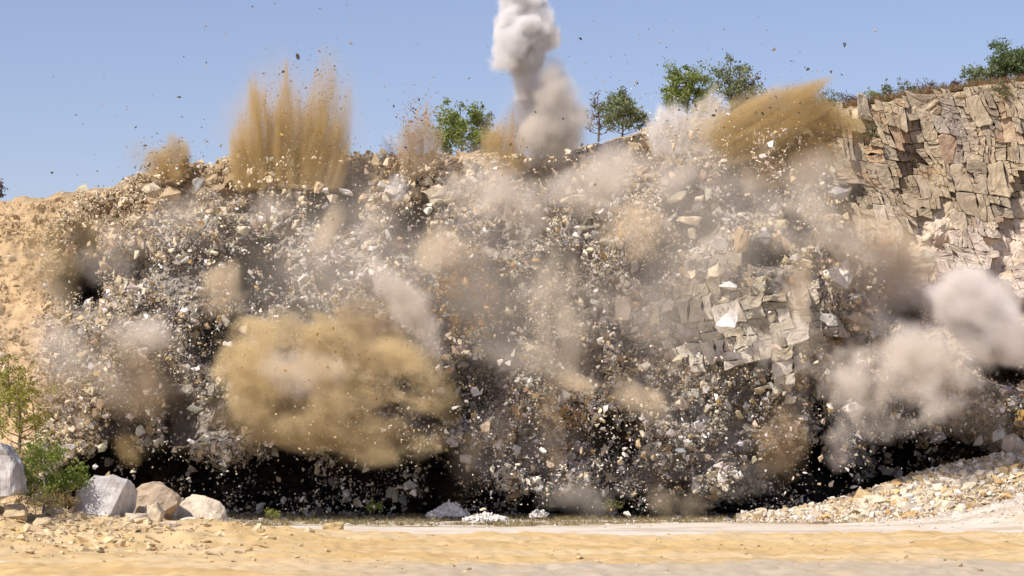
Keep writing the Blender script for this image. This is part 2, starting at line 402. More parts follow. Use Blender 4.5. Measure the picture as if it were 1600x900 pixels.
def cliff_px(u, v):
    # joints lean, beds dip gently to the right; both wander
    px = u + .30*(v-280) + 26*(vnoise(u/90, v/90, 0, 201)-.5)+9*(vnoise(u/25, v/25, 0, 203)-.5)
    py = v + .16*(u-1450) + 26*(vnoise(u/80, v/70, 0, 202)-.5)+8*(vnoise(u/22, v/22, 0, 204)-.5)
    return px, py
def cliff_col(px, py):
    c = mixc(np.broadcast_to(CLIFF, px.shape+(3,)), np.array([.52, .44, .33]), sstep(.4, .8, vnoise(px/45, py/40, 0, 210)))
    c = mixc(c, np.array([.36, .29, .215]), sstep(.45, .7, fbm(px/22, py/70, 0, 212, 3))*.8)
    c = mixc(c, np.array([.30, .25, .23]), blob(px, py, 1490, 215, 22, 60, -8, p=2)*.7)
    c = mixc(c, np.array([.55, .30, .14]), sstep(.74, .82, vnoise(px/18, py/18, 0, 214))*.35)
    c = mixc(c, np.array([.68, .58, .49]), sstep(325, 370, py+(vnoise(px/30, py/30, 0, 215)-.5)*50)*.85)
    return c
def cliff_depth(px, py):
    return face_depth(px, py)*.5+base_depth(px, py)*.5+(fbm(px/60, py/60, 0, 220, 3)-.5)*1.2-.95+.9*sstep(.6, .66, vnoise(px/26+py/80, py/200, 0, 226))
cliff = empty('rock_cliff', P(1450, 440, 136))
tag(cliff, 'standing jointed tan rock cliff on the right, still unbroken below the brushy plateau', 'cliff')
cliffpar = empty('tmp')
def keep_cliff(px, py): return 1255+max(0, py-250)*.55 < px < 1700 and rim(px)-2 < py < 455+(px-1400)*.1
jointed(cliff, (1150, 60), (1800, 520), (17, 18), cliff_px, cliff_depth, cliff_col, 4, keep=keep_cliff, relief=.34, thick=2.0, tilt=.5)

def mid_px(u, v):
    px = u+.12*(v-480)+26*(vnoise(u/60, v/60, 0, 301)-.5)+6*(vnoise(u/20, v/20, 0, 305)-.5); py = v-.20*(u-1160)+16*(vnoise(u/60, v/60, 0, 302)-.5)+5*(vnoise(u/18, v/18, 0, 306)-.5)
    return px, py
ledge = empty('rock_ledge', P(1170, 590, 124))
tag(ledge, 'cracked pale olive rock ledge still standing in big slabs amid the blast', 'rock ledge')
def ledge_col(px, py): return mixc(np.broadcast_to(np.array([.56, .50, .38]), px.shape+(3,)), np.array([.68, .62, .52]), sstep(.45, .65, vnoise(px/22, py/20, 0, 310)))
jointed(ledge, (1000, 370), (1330, 640), (27, 23), mid_px, lambda px, py: smooth_depth(px, py)-1.2+(fbm(px/60, py/50, 0, 311, 3)-.5)*3.0+(py-500)*-.006, ledge_col, 9,
        keep=lambda px, py: ((px-1175)/125)**2+((py-478)/118)**2 < .5+1.1*float(vnoise(px/34, py/34, 0, 312)) and not (py < 440 and px > 1170), relief=.6, thick=3.4, gap=.004, tilt=.5)
for o_ in (cliff, ledge):   # parts were placed in world space: keep them there
    for ch in o_.children: ch.location = ch.location-o_.location
bpy.data.objects.remove(cliffpar)

# ------------------------------------------------------------------ broken rock, thousands of fragments
DUSTY = [(480, 600, 150, 80), (760, 300, 70, 50), (640, 490, 40, 60), (960, 290, 90, 50), (860, 480, 40, 70), (1250, 350, 110, 50), (1540, 510, 80, 60), (200, 520, 80, 30), (960, 600, 90, 40)]
def sample_zone(n, seed, f, x0=60, x1=1640, y0=200, y1=812):
    r = np.random.default_rng(seed); X, Y = [], []; c = 0
    while c < n:
        x = r.uniform(x0, x1, n*2); y = r.uniform(y0, y1, n*2); k = r.random(n*2) < f(x, y)
        X.append(x[k]); Y.append(y[k]); c += k.sum()
    return np.concatenate(X)[:n], np.concatenate(Y)[:n], r
def in_blast(x, y):
    w = sstep(30, 125, x+(y-500)*.10+(fbm(x/30, y/30, 0, 401, 3)-.5)*70)
    w = w*(y > rim(x)-4+(fbm(x/18, x*0, 0, 402, 3)-.5)*14)
    pile = np.interp(x, [1150, 1330, 1400, 1480, 1600, 1700], [806, 790, 760, 728, 705, 690])
    w = w*(y < pile)
    cl = sstep(1215+(y-170)*.62+40, 1215+(y-170)*.62-40, x)       # the slanting edge of the standing cliff
    low = sstep(440, 520, y-(x-1400)*.1)
    return w*np.maximum(cl, low)
def hollow(x, y):
    v = 0
    for k in CAVES: v = np.maximum(v, blob(x, y, k[0], k[1], k[2]*.9, k[3]*.9, k[4], p=2))
    return v
def on_ledge(x, y): return ((x-1165)/115)**2+((y-485)/95)**2 < 1
def cluster(x, y): return (.06+1.15*sstep(.45, .55, fbm(x/46, y/40, 0, 403, 4)))*(1-.72*hollow(x, y))*np.where(on_ledge(x, y), .34, 1)*(1-.5*sstep(1210, 1290, x)*sstep(600, 520, y))
def foot_dark(x, y): return sstep(-25, 15, y-footline(x)+(fbm(x/50, y/50, 0, 404, 3)-.5)*50)
def rock_colour(x, y, r):
    n = len(x); u = r.random(n)
    c = np.empty((n, 3)); c[:] = GREY*1.15*np.array([1.03, 1, .95])
    c[u < .26] = WHITE; c[(u >= .26) & (u < .50)] = CREAM*1.05; c[(u >= .50) & (u < .62)] = TAN*.9; c[(u >= .62) & (u < .76)] = np.array([.20, .185, .17])
    rel = y-rim(x)
    tw = np.clip(sstep(150, 20, rel)*.8 + sstep(330, 90, x)*.6 + .8*blob(x, y, 735, 450, 70, 70, 20, p=2) + .5*blob(x, y, 1000, 560, 90, 60) + .5*blob(x, y, 1200, 450, 90, 120), 0, .95)
    tw = np.maximum(tw, .75*sstep(1180, 1290, x)*sstep(660, 560, y))
    t = r.random(n) < tw
    c[t] = mixc(np.broadcast_to(TAN*1.05, (t.sum(), 3)), CREAM*1.08, r.random(t.sum()))
    b = r.random(n) < .97*blob(x, y, 733, 455, 66, 74, 25, p=3)
    c[b] = mixc(np.broadcast_to(BROWN, (b.sum(), 3)), np.array([.46, .29, .12]), r.random(b.sum()))
    b = r.random(n) < .5*blob(x, y, 880, 650, 40, 60, 0, p=2); c[b] = np.array([.42, .27, .14])
    o = r.random(n) < .025; c[o] = np.array([.52, .34, .12])
    return c*r.uniform(.75, 1.2, (n, 1))*(1+r.normal(0, .03, (n, 3)))
def carve(x, y, out):   # depth of a fragment lying on the moving mass
    return np.minimum(face_depth(x, y), smooth_depth(x, y)+3.5)-out
dens1 = lambda x, y: in_blast(x, y)*cluster(x, y)*(1-.88*foot_dark(x, y))
# fragments on and just off the mass
x, y, r = sample_zone(106000, 11, dens1)
sz = 1.4*np.exp(r.exponential(.44, len(x))); sz = np.clip(sz*(.55+1.0*vnoise(x/50, y/50, 0, 405)), 1.4, 15)
out = r.exponential(.5, len(x))+.03; Y = carve(x, y, out)-2.2*blob(x, y, 733, 455, 60, 70, 25, p=3)*r.random(len(x))
scatter_mesh('rock_fragments', pt(x, y, Y), sz*Y/F*1.15, rock_colour(x, y, r), r)
tag(bpy.data.objects['rock_fragments'], 'pale grey and tan rock fragments bursting out of the whole quarry face', 'rock fragments', kind='stuff')
# rubble and clods lying in the bank on the left
x, y, r = sample_zone(2600, 17, lambda x, y: sstep(170, 60, x)*(y > rim(x)+3)*(.15+sstep(.42, .62, fbm(x/24, y/30, 0, 410, 3)))*(y < 720), x0=-20, x1=200, y0=300, y1=720)
sz = np.clip(1.8*np.exp(r.exponential(.5, len(x))), 1.8, 12); Y = face_depth(x, y)-r.uniform(0, .3, len(x))
c = np.where(r.random((len(x), 1)) < .7, TAN*1.1, CREAM)*r.uniform(.75, 1.15, (len(x), 1))
scatter_mesh('bank_stones', pt(x, y, Y), sz*Y/F, c, r)
tag(bpy.data.objects['bank_stones'], 'tan stones and clods in the ochre bank on the left', 'stones', kind='stuff')
# larger rubble in knots
dens3 = lambda x, y: in_blast(x, y)*sstep(.5, .62, fbm(x/60, y/50, 0, 409, 3))*(1-.8*hollow(x, y))*(1-.85*foot_dark(x, y))*np.where(on_ledge(x, y), .1, 1)*(.25+.9*sstep(150, 20, y-rim(x))+.8*sstep(800, 1100, x)+.6*blob(x, y, 700, 540, 80, 80))
x, y, r = sample_zone(1900, 16, dens3)
sz = np.clip(5*np.exp(r.exponential(.42, len(x))), 5, 17); Y = carve(x, y, r.uniform(.1, 1.8, len(x)))
scatter_mesh('rock_lumps', pt(x, y, Y), sz*Y/F, rock_colour(x, y, r), r, lib=BIG)
tag(bpy.data.objects['rock_lumps'], 'larger tumbling lumps of rock knotted together in the breaking face', 'rock lumps', kind='stuff')
# fine fragments flying well in front of the face, in the sun
dens2 = lambda x, y: in_blast(x, y)*(.10+1.0*sstep(.47, .6, fbm(x/34, y/34, 0, 406, 4)))*(1-np.where(x < 720, .9, .8)*foot_dark(x, y))*(1-.6*hollow(x, y))*np.where(on_ledge(x, y), .2, 1)
x, y, r = sample_zone(19000, 12, dens2)
sz = np.clip(1.25*np.exp(r.exponential(.5, len(x))), 1.1, 9)
Y = np.minimum(smooth_depth(x, y), 124.5)-r.uniform(.6, 5.5, len(x))
Y = np.where(y > footline(x)-20, np.minimum(Y, 120.5-r.uniform(0, 3.5, len(x))), Y)
scatter_mesh('flying_chips', pt(x, y, Y), sz*Y/F*1.1, rock_colour(x, y, r)*1.1, r)
tag(bpy.data.objects['flying_chips'], 'small white stone chips thrown out in front of the face', 'stone chips', kind='stuff')
# specks high in the air over the rim
r = np.random.default_rng(13); n = 620
x = np.concatenate([r.normal(1010, 90, 170), r.normal(230, 34, 130), r.normal(500, 120, 90), r.uniform(80, 1400, 130), r.normal(1230, 60, 100)])
y = rim(x)-np.abs(np.concatenate([r.exponential(60, 170), r.exponential(22, 130), r.exponential(90, 90), r.exponential(80, 130), r.exponential(28, 100)]))
k = y > 4; x, y = x[k], y[k]
sz = np.clip(r.exponential(1.1, len(x))+1.0, 1, 5.5); Y = r.uniform(120, 131, len(x))
c = np.where(r.random((len(x), 1)) < .6, np.array([[.12, .10, .08]]), np.array([[.45, .33, .2]]))
scatter_mesh('airborne_specks', pt(x, y, Y), sz*Y/F, c, r)
tag(bpy.data.objects['airborne_specks'], 'dark specks of stone scattered through the sky above the rim', 'stone specks', kind='stuff')

# ------------------------------------------------------------------ blocks large enough to be things of their own
def block(name, px, py, w, h, rot, col, label, Y=None, out=2.2, seed=0, group=None, fine=True, cat='rock', dz=None, depth=None):
    if Y is None: Y = float(min(smooth_depth(np.array([float(px)]), np.array([float(py)]))[0], 132)-out)
    lib = FINEME if fine else BIGME
    me = lib[seed % len(lib)]
    o = bpy.data.objects.new(name, me); COL.objects.link(o); o.location = P(px, py, Y)
    W_, H_ = w*Y/F, h*Y/F
    o.scale = (W_/1.25, (depth*Y/F if depth else (W_+H_)/2)/1.0, H_/.95)
    o.rotation_mode = 'XYZ'
    o.rotation_euler = (math.radians(((seed*37) % 30)-15), -math.radians(rot), math.radians(((seed*53) % 30)-15))
    # parent scale order: rotate a unit mesh, so bake the scale along the local axes
    o.color = (*[float(q) for q in col], 1)
    tag(o, label, cat, group)
    return o
HB = [
 (1076, 344, 40, 30, -10, CREAM, 'cream topped angular block jutting out over the black hollow, its front in shade'),
 (1057, 308, 36, 18, 12, CREAM*1.05, 'flat cream block on the upper lip of the black hollow'),
 (1125, 382, 24, 24, 40, GREY*1.3, 'light grey diamond shaped block right of the black hollow'),
 (1160, 374, 30, 36, 5, TAN, 'olive tan block at the end of the row right of the black hollow'),
 (1196, 372, 28, 26, 0, GREY*.8, 'dark grey chunky block overhanging the cracked ledge'),
 (1320, 432, 64, 46, 24, WHITE*1.08, 'largest white block with a bright flat face on the right slope'),
 (1392, 454, 36, 20, 5, np.array([.58, .42, .17]), 'yellow ochre block just right of the largest white block'),
 (1292, 341, 24, 20, 20, np.array([.50, .28, .11]), 'orange brown block hanging in the cream dust of the right slope'),
 (1386, 379, 24, 14, 0, np.array([.66, .42, .16]), 'orange block half veiled in dust at the cliff foot'),
 (1312, 303, 30, 26, 30, GREY*1.05, 'grey block with a pointed top under the golden plume'),
 (1292, 292, 16, 20, 50, GREY*.8, 'smaller grey block touching the pointed grey one under the golden plume'),
 (1356, 323, 15, 12, 0, np.array([.24, .19, .15]), 'small dark brown stone falling against the cliff foot'),
 (1384, 348, 18, 14, -10, TAN*.8, 'small olive stone falling along the cliff foot'),
 (1135, 503, 40, 36, 12, WHITE*1.05, 'square white block standing on the cracked olive ledge'),
 (973, 484, 24, 40, -8, CREAM*1.1, 'upright cream slab in the grey rubble left of the ledge'),
 (1002, 266, 26, 14, 10, TAN*1.1, 'flat tan slab flying alone in the pale dust'),
 (903, 357, 16, 13, 0, WHITE, 'white squarish stone in the grey rubble under the pale dust'),
 (828, 401, 13, 11, 0, GREY*.5, 'rounded dark grey stone in front of the brown dust column'),
 (1120, 426, 34, 24, 15, CREAM, 'cream block on top of the cracked ledge'),
 (1078, 432, 26, 22, 40, CREAM*.95, 'cream block at the left end of the cracked ledge'),
 (1138, 446, 34, 16, -5, WHITE, 'flat pale slab between the cream and the white block on the ledge'),
 (896, 253, 30, 22, 30, CREAM*1.1, 'pale slab tilted on the rim below the grey dust cloud'),
 (922, 258, 30, 22, 20, TAN*1.1, 'tan block beside the tilted pale slab on the rim'),
 (818, 264, 24, 24, 45, CREAM, 'star shaped tan block on the rim left of the grey dust cloud'),
 (797, 266, 24, 12, 0, CREAM*.95, 'thin cream slab next to the star shaped block'),
 (784, 242, 70, 12, -6, CREAM*1.1, 'long flat cream slab on the rim behind the orange plume'),
 (742, 250, 62, 14, -18, TAN*1.2, 'long tan slab tipped down to the right on the rim'),
 (704, 254, 40, 12, 20, TAN*1.15, 'tan slab tipped down to the left on the rim'),
 (541, 300, 26, 12, -14, WHITE, 'white slab lying over the dark gap under the left rim'),
 (520, 310, 18, 14, 10, CREAM, 'cream block just left of the white slab under the rim'),
 (567, 309, 16, 13, 10, TAN*1.1, 'tan stone right of the white slab under the rim'),
 (343, 256, 50, 18, -52, TAN*.95, 'tan slab standing tilted against the sky on the left rim'),
 (266, 303, 40, 26, 10, TAN, 'big tan block under the small orange burst on the left'),
 (238, 298, 28, 26, 30, CREAM*.9, 'pale tan block at the far left end of the rim blocks'),
 (258, 270, 36, 24, 20, TAN*1.1, 'broad tan block at the foot of the small orange burst'),
 (308, 290, 26, 24, 60, GREY, 'grey tan block between the big block and the tilted slab'),
 (330, 282, 24, 30, 10, TAN*.9, 'upright brownish block under the tilted slab'),
 (410, 255, 18, 28, 10, CREAM, 'upright cream block at the foot of the tall golden spray'),
 (472, 243, 16, 22, 0, CREAM*1.1, 'pale upright block in the middle of the rim under the golden spray'),
 (434, 262, 20, 18, 20, CREAM, 'cream block in the rubble crest below the golden spray'),
 (465, 88, 7, 13, 0, np.array([.15, .12, .09]), 'dark stone high in the golden spray'),
 (1320, 70, 5, 8, 10, np.array([.12, .10, .09]), 'lone dark stone high in the blue sky on the right'),
 (1208, 214, 36, 24, -50, WHITE*1.05, 'white block with grey sides thrown up beside the golden plume'),
 (1196, 238, 36, 16, -30, WHITE, 'long white block under the one beside the golden plume'),
 (1182, 252, 22, 16, 20, WHITE*.95, 'white stone thrown up left of the golden plume base'),
 (1332, 641, 36, 24, 22, WHITE, 'white tilted block dropping through pink dust at the lower right'),
 (1467, 645, 26, 18, 0, WHITE*.95, 'white stone above the black undercut on the right'),
 (1464, 681, 28, 24, 10, GREY*1.25, 'grey white block hanging over the black undercut on the right'),
 (1528, 691, 20, 20, 30, CREAM, 'cream block at the right end of the black undercut'),
 (703, 578, 20, 14, 10, np.array([.45, .30, .22]), 'reddish tan stone above the dark hollow right of the golden cloud'),
 (717, 548, 24, 14, -10, np.array([.55, .42, .33]), 'pinkish tan stone over the reddish one right of the golden cloud'),
 (745, 546, 20, 12, 30, CREAM*.9, 'cream stone right of the pinkish ones near the golden cloud'),
 (1334, 774, 15, 15, 20, WHITE*1.05, 'white stone dropping just left of the rubble slope'),
 (647, 770, 12, 12, 45, GREY*1.3, 'pale stone falling alone in front of the black undercut'),
 (627, 385, 18, 9, 0, np.array([.5, .30, .22]), 'reddish flat stone in the grey rubble of the middle left'),
 (580, 388, 20, 12, 0, WHITE, 'white stone left of the reddish flat stone'),
 (1450, 400, 20, 26, 15, GREY*1.1, 'pale grey block set at the foot of the cliff'),
 (1345, 505, 40, 34, 10, CREAM, 'cream block under the largest white block'),
 (1300, 500, 34, 30, -15, WHITE*.95, 'pale rounded block below and left of the largest white block'),
 (895, 310, 50, 16, 4, CREAM, 'long pale slab under the rim in the middle dust'),
 (640, 262, 34, 14, 8, CREAM*.95, 'flat cream slab on the rubble crest left of the tree'),
 (612, 300, 26, 14, -12, CREAM, 'cream slab below the crest in the middle left'),
 (680, 300, 30, 18, 20, CREAM*.95, 'broad cream slab in the rubble under the brown rim plume'),
 (500, 292, 24, 16, 10, TAN*1.1, 'tan slab under the rim right of the golden spray'),
]
for i, b in enumerate(HB):
    o = block('thrown_block' if b[1] < 700 else 'fallen_block', *b[:6], label=b[6], seed=i, out=(.8 if b[1] < 275 else (6.5 if b[0] > 1040 and b[1] < 660 else 3.0)))
    if b[1] < 20+rim(b[0]): o.location = P(b[0], b[1], float(min(base_depth(np.array([float(b[0])]), np.array([float(b[1])]))[0], 133))-1.0)
# the next largest fragments, one object each, named by where they are
ORD = ['first', 'second', 'third', 'fourth', 'fifth', 'sixth', 'seventh', 'eighth', 'ninth', 'tenth', 'eleventh', 'twelfth', 'thirteenth', 'fourteenth']
LAND = [(150, 360, 'in the thin dust of the upper left'), (140, 450, 'over the dark hollow at the far left'), (260, 440, 'in the grey rubble of the far left'),
        (400, 440, 'over the dark patch of the middle left'), (330, 300, 'below the tilted slab of the left rim'), (450, 300, 'below the tall golden spray'),
        (560, 330, 'in the dark gap under the left rim'), (640, 380, 'in the grey rubble of the middle left'), (700, 290, 'under the brown rim plume'),
        (735, 450, 'in the rust brown rubble patch'), (740, 560, 'beside the dark hollow right of the golden cloud'), (840, 330, 'under the pinkish middle dust'),
        (900, 400, 'in the blue grey rubble of the middle'), (1000, 400, 'left of the black hollow'), (1100, 330, 'around the black hollow'),
        (1180, 300, 'in the pale dust right of the black hollow'), (930, 520, 'in the rubble left of the ledge'), (1060, 540, 'in the rubble just below the ledge left end'),
        (1200, 620, 'under the cracked ledge'), (1000, 640, 'below the beige streaks of dust'), (900, 700, 'above the foot in the middle'),
        (1040, 720, 'at the foot right of middle'), (1340, 560, 'in the pink dust on the right'), (1400, 480, 'in the rubble below the ochre block'),
        (1400, 640, 'above the rubble slope'), (1530, 640, 'over the black undercut at the far right'), (200, 620, 'in the brown dust low on the left'),
        (360, 540, 'left of the golden cloud'), (500, 480, 'above the golden cloud'), (420, 720, 'below the golden cloud'), (800, 620, 'right of the golden cloud'),
        (1080, 200, 'in the white burst on the rim'), (1250, 240, 'under the golden plume of the right rim'), (620, 260, 'on the rubble crest left of the tree')]
def cname(c):
    if c.max() < .26: return 'dark grey'
    if c[0]-c[2] > .26: return 'ochre'
    if c[0]-c[2] > .17: return 'tan'
    return 'white' if c.max() > .62 else 'grey'
x, y, r = sample_zone(240, 21, lambda x, y: dens1(x, y)*(1-.9*foot_dark(x, y)))
sz = np.sort(r.uniform(9, 19, 240)**1.0)[::-1]; cc = rock_colour(x, y, r)
cells = {}
for i in range(240):
    k = min(range(len(LAND)), key=lambda q: (LAND[q][0]-x[i])**2+(LAND[q][1]-y[i])**2*1.5)
    cells.setdefault((k, cname(cc[i])), []).append(i)
LB = {}
for (k, cn), ids in cells.items():
    ids = list(ids); where = LAND[k][2]
    names = []
    if len(ids) == 1: LB[ids[0]] = f'{cn} angular rock fragment flying {where}'; continue
    for word, key in (('largest', lambda i: -sz[i]), ('highest', lambda i: y[i]), ('lowest', lambda i: -y[i]), ('leftmost', lambda i: x[i]), ('rightmost', lambda i: -x[i]), ('smallest', lambda i: sz[i])):
        rest = [i for i in ids if i not in LB]
        if not rest: break
        b_ = min(ids, key=key)
        if b_ in LB: continue
        LB[b_] = f'{word} {cn} rock fragment flying {where}'
    for k_, i in enumerate(sorted([i for i in ids if i not in LB], key=lambda i: x[i])): LB[i] = f'{ORD[min(k_, 13)]} {cn} fragment from the left {where}'
for i in range(240):
    a = 1.0+.5*r.random()
    o = block('rock_fragment', x[i], y[i], sz[i]*a, sz[i]/a, r.uniform(-60, 60), cc[i], LB[i], seed=int(r.integers(0, 999)), out=r.uniform(.6, 2.6), fine=False, cat='rock fragment', group='rock fragments flying out of the face')
    o.rotation_euler = Euler((r.uniform(-3, 3), r.uniform(-3, 3), r.uniform(-3, 3)))

# ------------------------------------------------------------------ rubble slope on the right
def pile_depth(px, py):
    topy = np.interp(px, [1150, 1230, 1330, 1400, 1480, 1540, 1600, 1700, 1900], [802, 800, 776, 752, 728, 716, 700, 690, 680])
    t = np.clip((818-py)/np.maximum(818-topy, 3), 0, 1)
    return 110.5+t*np.interp(px, [1150, 1330, 1600, 1900], [2, 7, 12, 12]), topy
gx = np.linspace(1150, 1900, 160); s = np.linspace(0, 1, 40); GX, S = np.meshgrid(gx, s)
_, tp = pile_depth(GX, GX*0+800); GY = 822+(tp-822)*S; D, _ = pile_depth(GX, GY)
D = D+(fbm(GX/14, GY/8, 0, 501, 3)-.5)*.8
V = pt(GX, GY, D); bk = V[-1:].copy(); bk[..., 1] += 6; bk[..., 2] -= 3.5; V = np.concatenate([V, bk]); n_ = V.shape
ii = np.arange(n_[0]*n_[1]).reshape(n_[:2]); q = np.stack([ii[:-1, :-1], ii[:-1, 1:], ii[1:, 1:], ii[1:, :-1]], -1).reshape(-1, 4)
tag(mesh_np('rubble_slope', V.reshape(-1, 3), q, M_FACE, cols=np.tile(np.array([.42, .34, .25]), (V.reshape(-1, 3).shape[0], 1))), kind='structure')
def pile_cols(n, r):
    pal = np.array([[.68, .58, .43], [.72, .66, .57], [.60, .45, .25], [.62, .40, .18], [.52, .44, .34], [.66, .55, .38], [.42, .37, .33], [.74, .69, .62]])
    return pal[r.choice(8, n, p=[.24, .2, .14, .09, .1, .11, .05, .07])]*r.uniform(.85, 1.12, (n, 1))
def pile_f(x, y):
    _, tp = pile_depth(x, y)
    heap = blob(x, y, 1590, 800, 110, 40, 0, p=2)
    return (y > tp-3)*(y < 816)*(1-heap*.97)
x, y, r = sample_zone(9000, 31, pile_f, 1160, 1640, 690, 817)
Y = pile_depth(x, y)[0]-r.uniform(0, .35, len(x)); sz = np.clip(2.3*np.exp(r.exponential(.35, len(x))), 2, 8)
scatter_mesh('slope_rubble', pt(x, y, Y), sz*Y/F*1.15, pile_cols(len(x), r), r)
tag(bpy.data.objects['slope_rubble'], 'small cream and ochre rubble filling the slope on the right', 'rubble', kind='stuff')
x, y, r = sample_zone(280, 32, pile_f, 1165, 1640, 694, 812)
x[:14] = [1190, 1222, 1253, 1283, 1402, 1372, 1440, 1500, 1545, 1575, 1350, 1420, 1480, 1330]; y[:14] = [801, 800, 797, 803, 756, 785, 770, 760, 735, 722, 800, 796, 790, 803]
sz = r.uniform(8, 14, 280)*np.exp(r.exponential(.18, 280)); sz[:14] = [17, 20, 20, 20, 19, 22, 18, 20, 20, 20, 18, 24, 24, 18]
pc = pile_cols(280, r); pc[4] = (.58, .36, .12); pc[2] = (.74, .67, .55); pc[1] = (.6, .46, .3); pc[3] = (.62, .42, .22)
PL = {0: 'first tan rock beyond the left tip of the rubble slope', 1: 'second tan rock from the left tip of the rubble slope', 2: 'bright cream rock standing at the left tip of the rubble slope', 3: 'ochre rock fourth from the left tip of the rubble slope', 4: 'deep orange rock on the crest at the left of the slope'}
BANDS = [(1230, 'near its left tip'), (1320, 'on its low left end'), (1400, 'left of its middle'), (1470, 'in its middle'), (1540, 'right of its middle'), (1640, 'by the picture edge')]
cells = {}
for i in range(5, 280):
    bx = next(q for w, q in BANDS if x[i] <= w); _, tp_ = pile_depth(x[i:i+1], y[i:i+1]); t = (y[i]-tp_[0])/max(816-tp_[0], 1)
    hb = 'crest' if t < .33 else ('flank' if t < .7 else 'foot')
    cells.setdefault((bx, hb, cname(pc[i])), []).append(i)
for (bx, hb, cn), ids in cells.items():
    if len(ids) == 1: PL[ids[0]] = f'{cn} rock on the {hb} of the rubble slope {bx}'; continue
    for word, key in (('largest', lambda i: -sz[i]), ('leftmost', lambda i: x[i]), ('rightmost', lambda i: -x[i]), ('topmost', lambda i: y[i]), ('lowest', lambda i: -y[i]), ('smallest', lambda i: sz[i])):
        b_ = min(ids, key=key)
        if b_ not in PL: PL[b_] = f'{word} {cn} rock on the {hb} of the rubble slope {bx}'
    for k_, i in enumerate(sorted([i for i in ids if i not in PL], key=lambda i: x[i])): PL[i] = f'{ORD[min(k_, 13)]} {cn} rock from the left on the slope {hb} {bx}'
for i in range(280):
    Yp = float(pile_depth(x[i:i+1], y[i:i+1])[0][0])-.3; a = 1+.4*r.random()
    o = block('slope_rock', x[i], y[i], sz[i]*a, sz[i]/a, 0, pc[i], PL[i], Y=Yp, seed=int(r.integers(0, 999)), fine=False, cat='rock', group='rocks on the rubble slope')
    o.rotation_euler = Euler((r.uniform(-.5, .5), r.uniform(-.5, .5), r.uniform(-3, 3)))

# ------------------------------------------------------------------ boulders and stones of the near left
def boulder(name, px, py, Y, w, h, dep, rot, col, label, pts, seed, cat='boulder', amp=.05):
    """pts: outline corners (u,v,d) in -1..1; hull, bevelled, roughened"""
    if pts is None:
        V, Fc = hull_rock(seed, 18, .7)
        V = V/np.abs(V).max(0)
    else:
        bm = bmesh.new()
        for q_ in pts: bm.verts.new(q_)
        bmesh.ops.convex_hull(bm, input=bm.verts); bmesh.ops.delete(bm, geom=[v for v in bm.verts if not v.link_faces], context='VERTS')
        bmesh.ops.triangulate(bm, faces=bm.faces); bmesh.ops.recalc_face_normals(bm, faces=bm.faces); bm.verts.index_update()
        V = np.array([v.co[:] for v in bm.verts]); Fc = np.array([[v.index for v in f.verts] for f in bm.faces]); bm.free()
    me = detail_mesh(name, V, Fc, M_BOULDER, sub=7, amp=amp*2.0, seed=seed, freq=2.6, bevel=.015)
    o = obj(name, me, loc=P(px, py, Y)); o.scale = (w/2*Y/F, dep/2, h/2*Y/F)
    o.rotation_euler = (0, -math.radians(rot), 0); o.color = (*col, 1)
    return tag(o, label, cat)
boulder('boulder', 163, 786, 87.5, 100, 92, 2.0, 0, (.60, .575, .56), 'largest light grey boulder on the sand bank with one dark slanting side',
        [(-1, -.7, -.35), (-.95, -.3, .1), (-.75, -.5, .55), (-.25, -.6, 1), (.35, -.4, .95), (.8, -.2, .85), (1, .7, .4), (.9, .8, -.2), (.4, .5, -1), (.74, -.5, .62), (.12, -1, -.75), (-.9, -.75, -1), (.3, .5, -1), (-1, .6, -1), (-.4, .7, .8), (.7, .7, .7), (.6, .9, -1)], 3, amp=.04)
boulder('boulder', 245, 783, 89.5, 74, 62, 1.8, 0, (.50, .385, .27), 'brown tan boulder leaning against the right side of the grey one',
        [(-1, -.4, -.9), (-.95, -.5, .5), (-.6, -.3, .9), (-.1, -.3, 1), (.5, -.5, .7), (1, -.3, .35), (.95, -.6, -.1), (.4, -.8, -.5), (-.2, -.9, -.9), (-.5, -1, -.5), (-1, .6, .3), (1, .6, 0), (0, .8, 1), (.6, .3, -1), (-.9, .8, -1)], 5)
boulder('boulder', 317, 797, 91.0, 88, 52, 2.2, 0, (.66, .56, .43), 'flat cream boulder half buried in sand right of the brown one',
        [(-1, -.6, -1), (-.8, -.4, .4), (-.4, 0, .95), (.1, -.2, .9), (.65, -.2, .5), (.95, -.3, -.3), (1, -.4, -1), (-.2, -1, -.8), (.5, -.9, -.6), (.8, .6, -.6), (-.9, .6, 0), (0, .8, .8)], 6)
boulder('boulder', 4, 734, 84.5, 70, 86, 2.4, 0, (.58, .555, .54), 'light grey layered boulder cut by the left picture edge beside the shrub',
        [(-1, -.8, -1), (-1, -.8, .8), (-.6, -.7, 1), (.1, -.6, .98), (.45, -.5, .62), (.6, -.7, .5), (.75, -.6, -.1), (1, -.5, -.35), (.95, -.5, -.8), (.6, -.9, -1), (-1, .8, -1), (-1, .8, 1), (.2, .7, .9), (.8, .8, .1), (1, .6, -.9)], 12, amp=.06)
boulder('boulder', 104, 706, 94, 34, 26, 1.0, 0, (.55, .49, .42), 'small grey brown boulder behind the shrub top', None, 14)
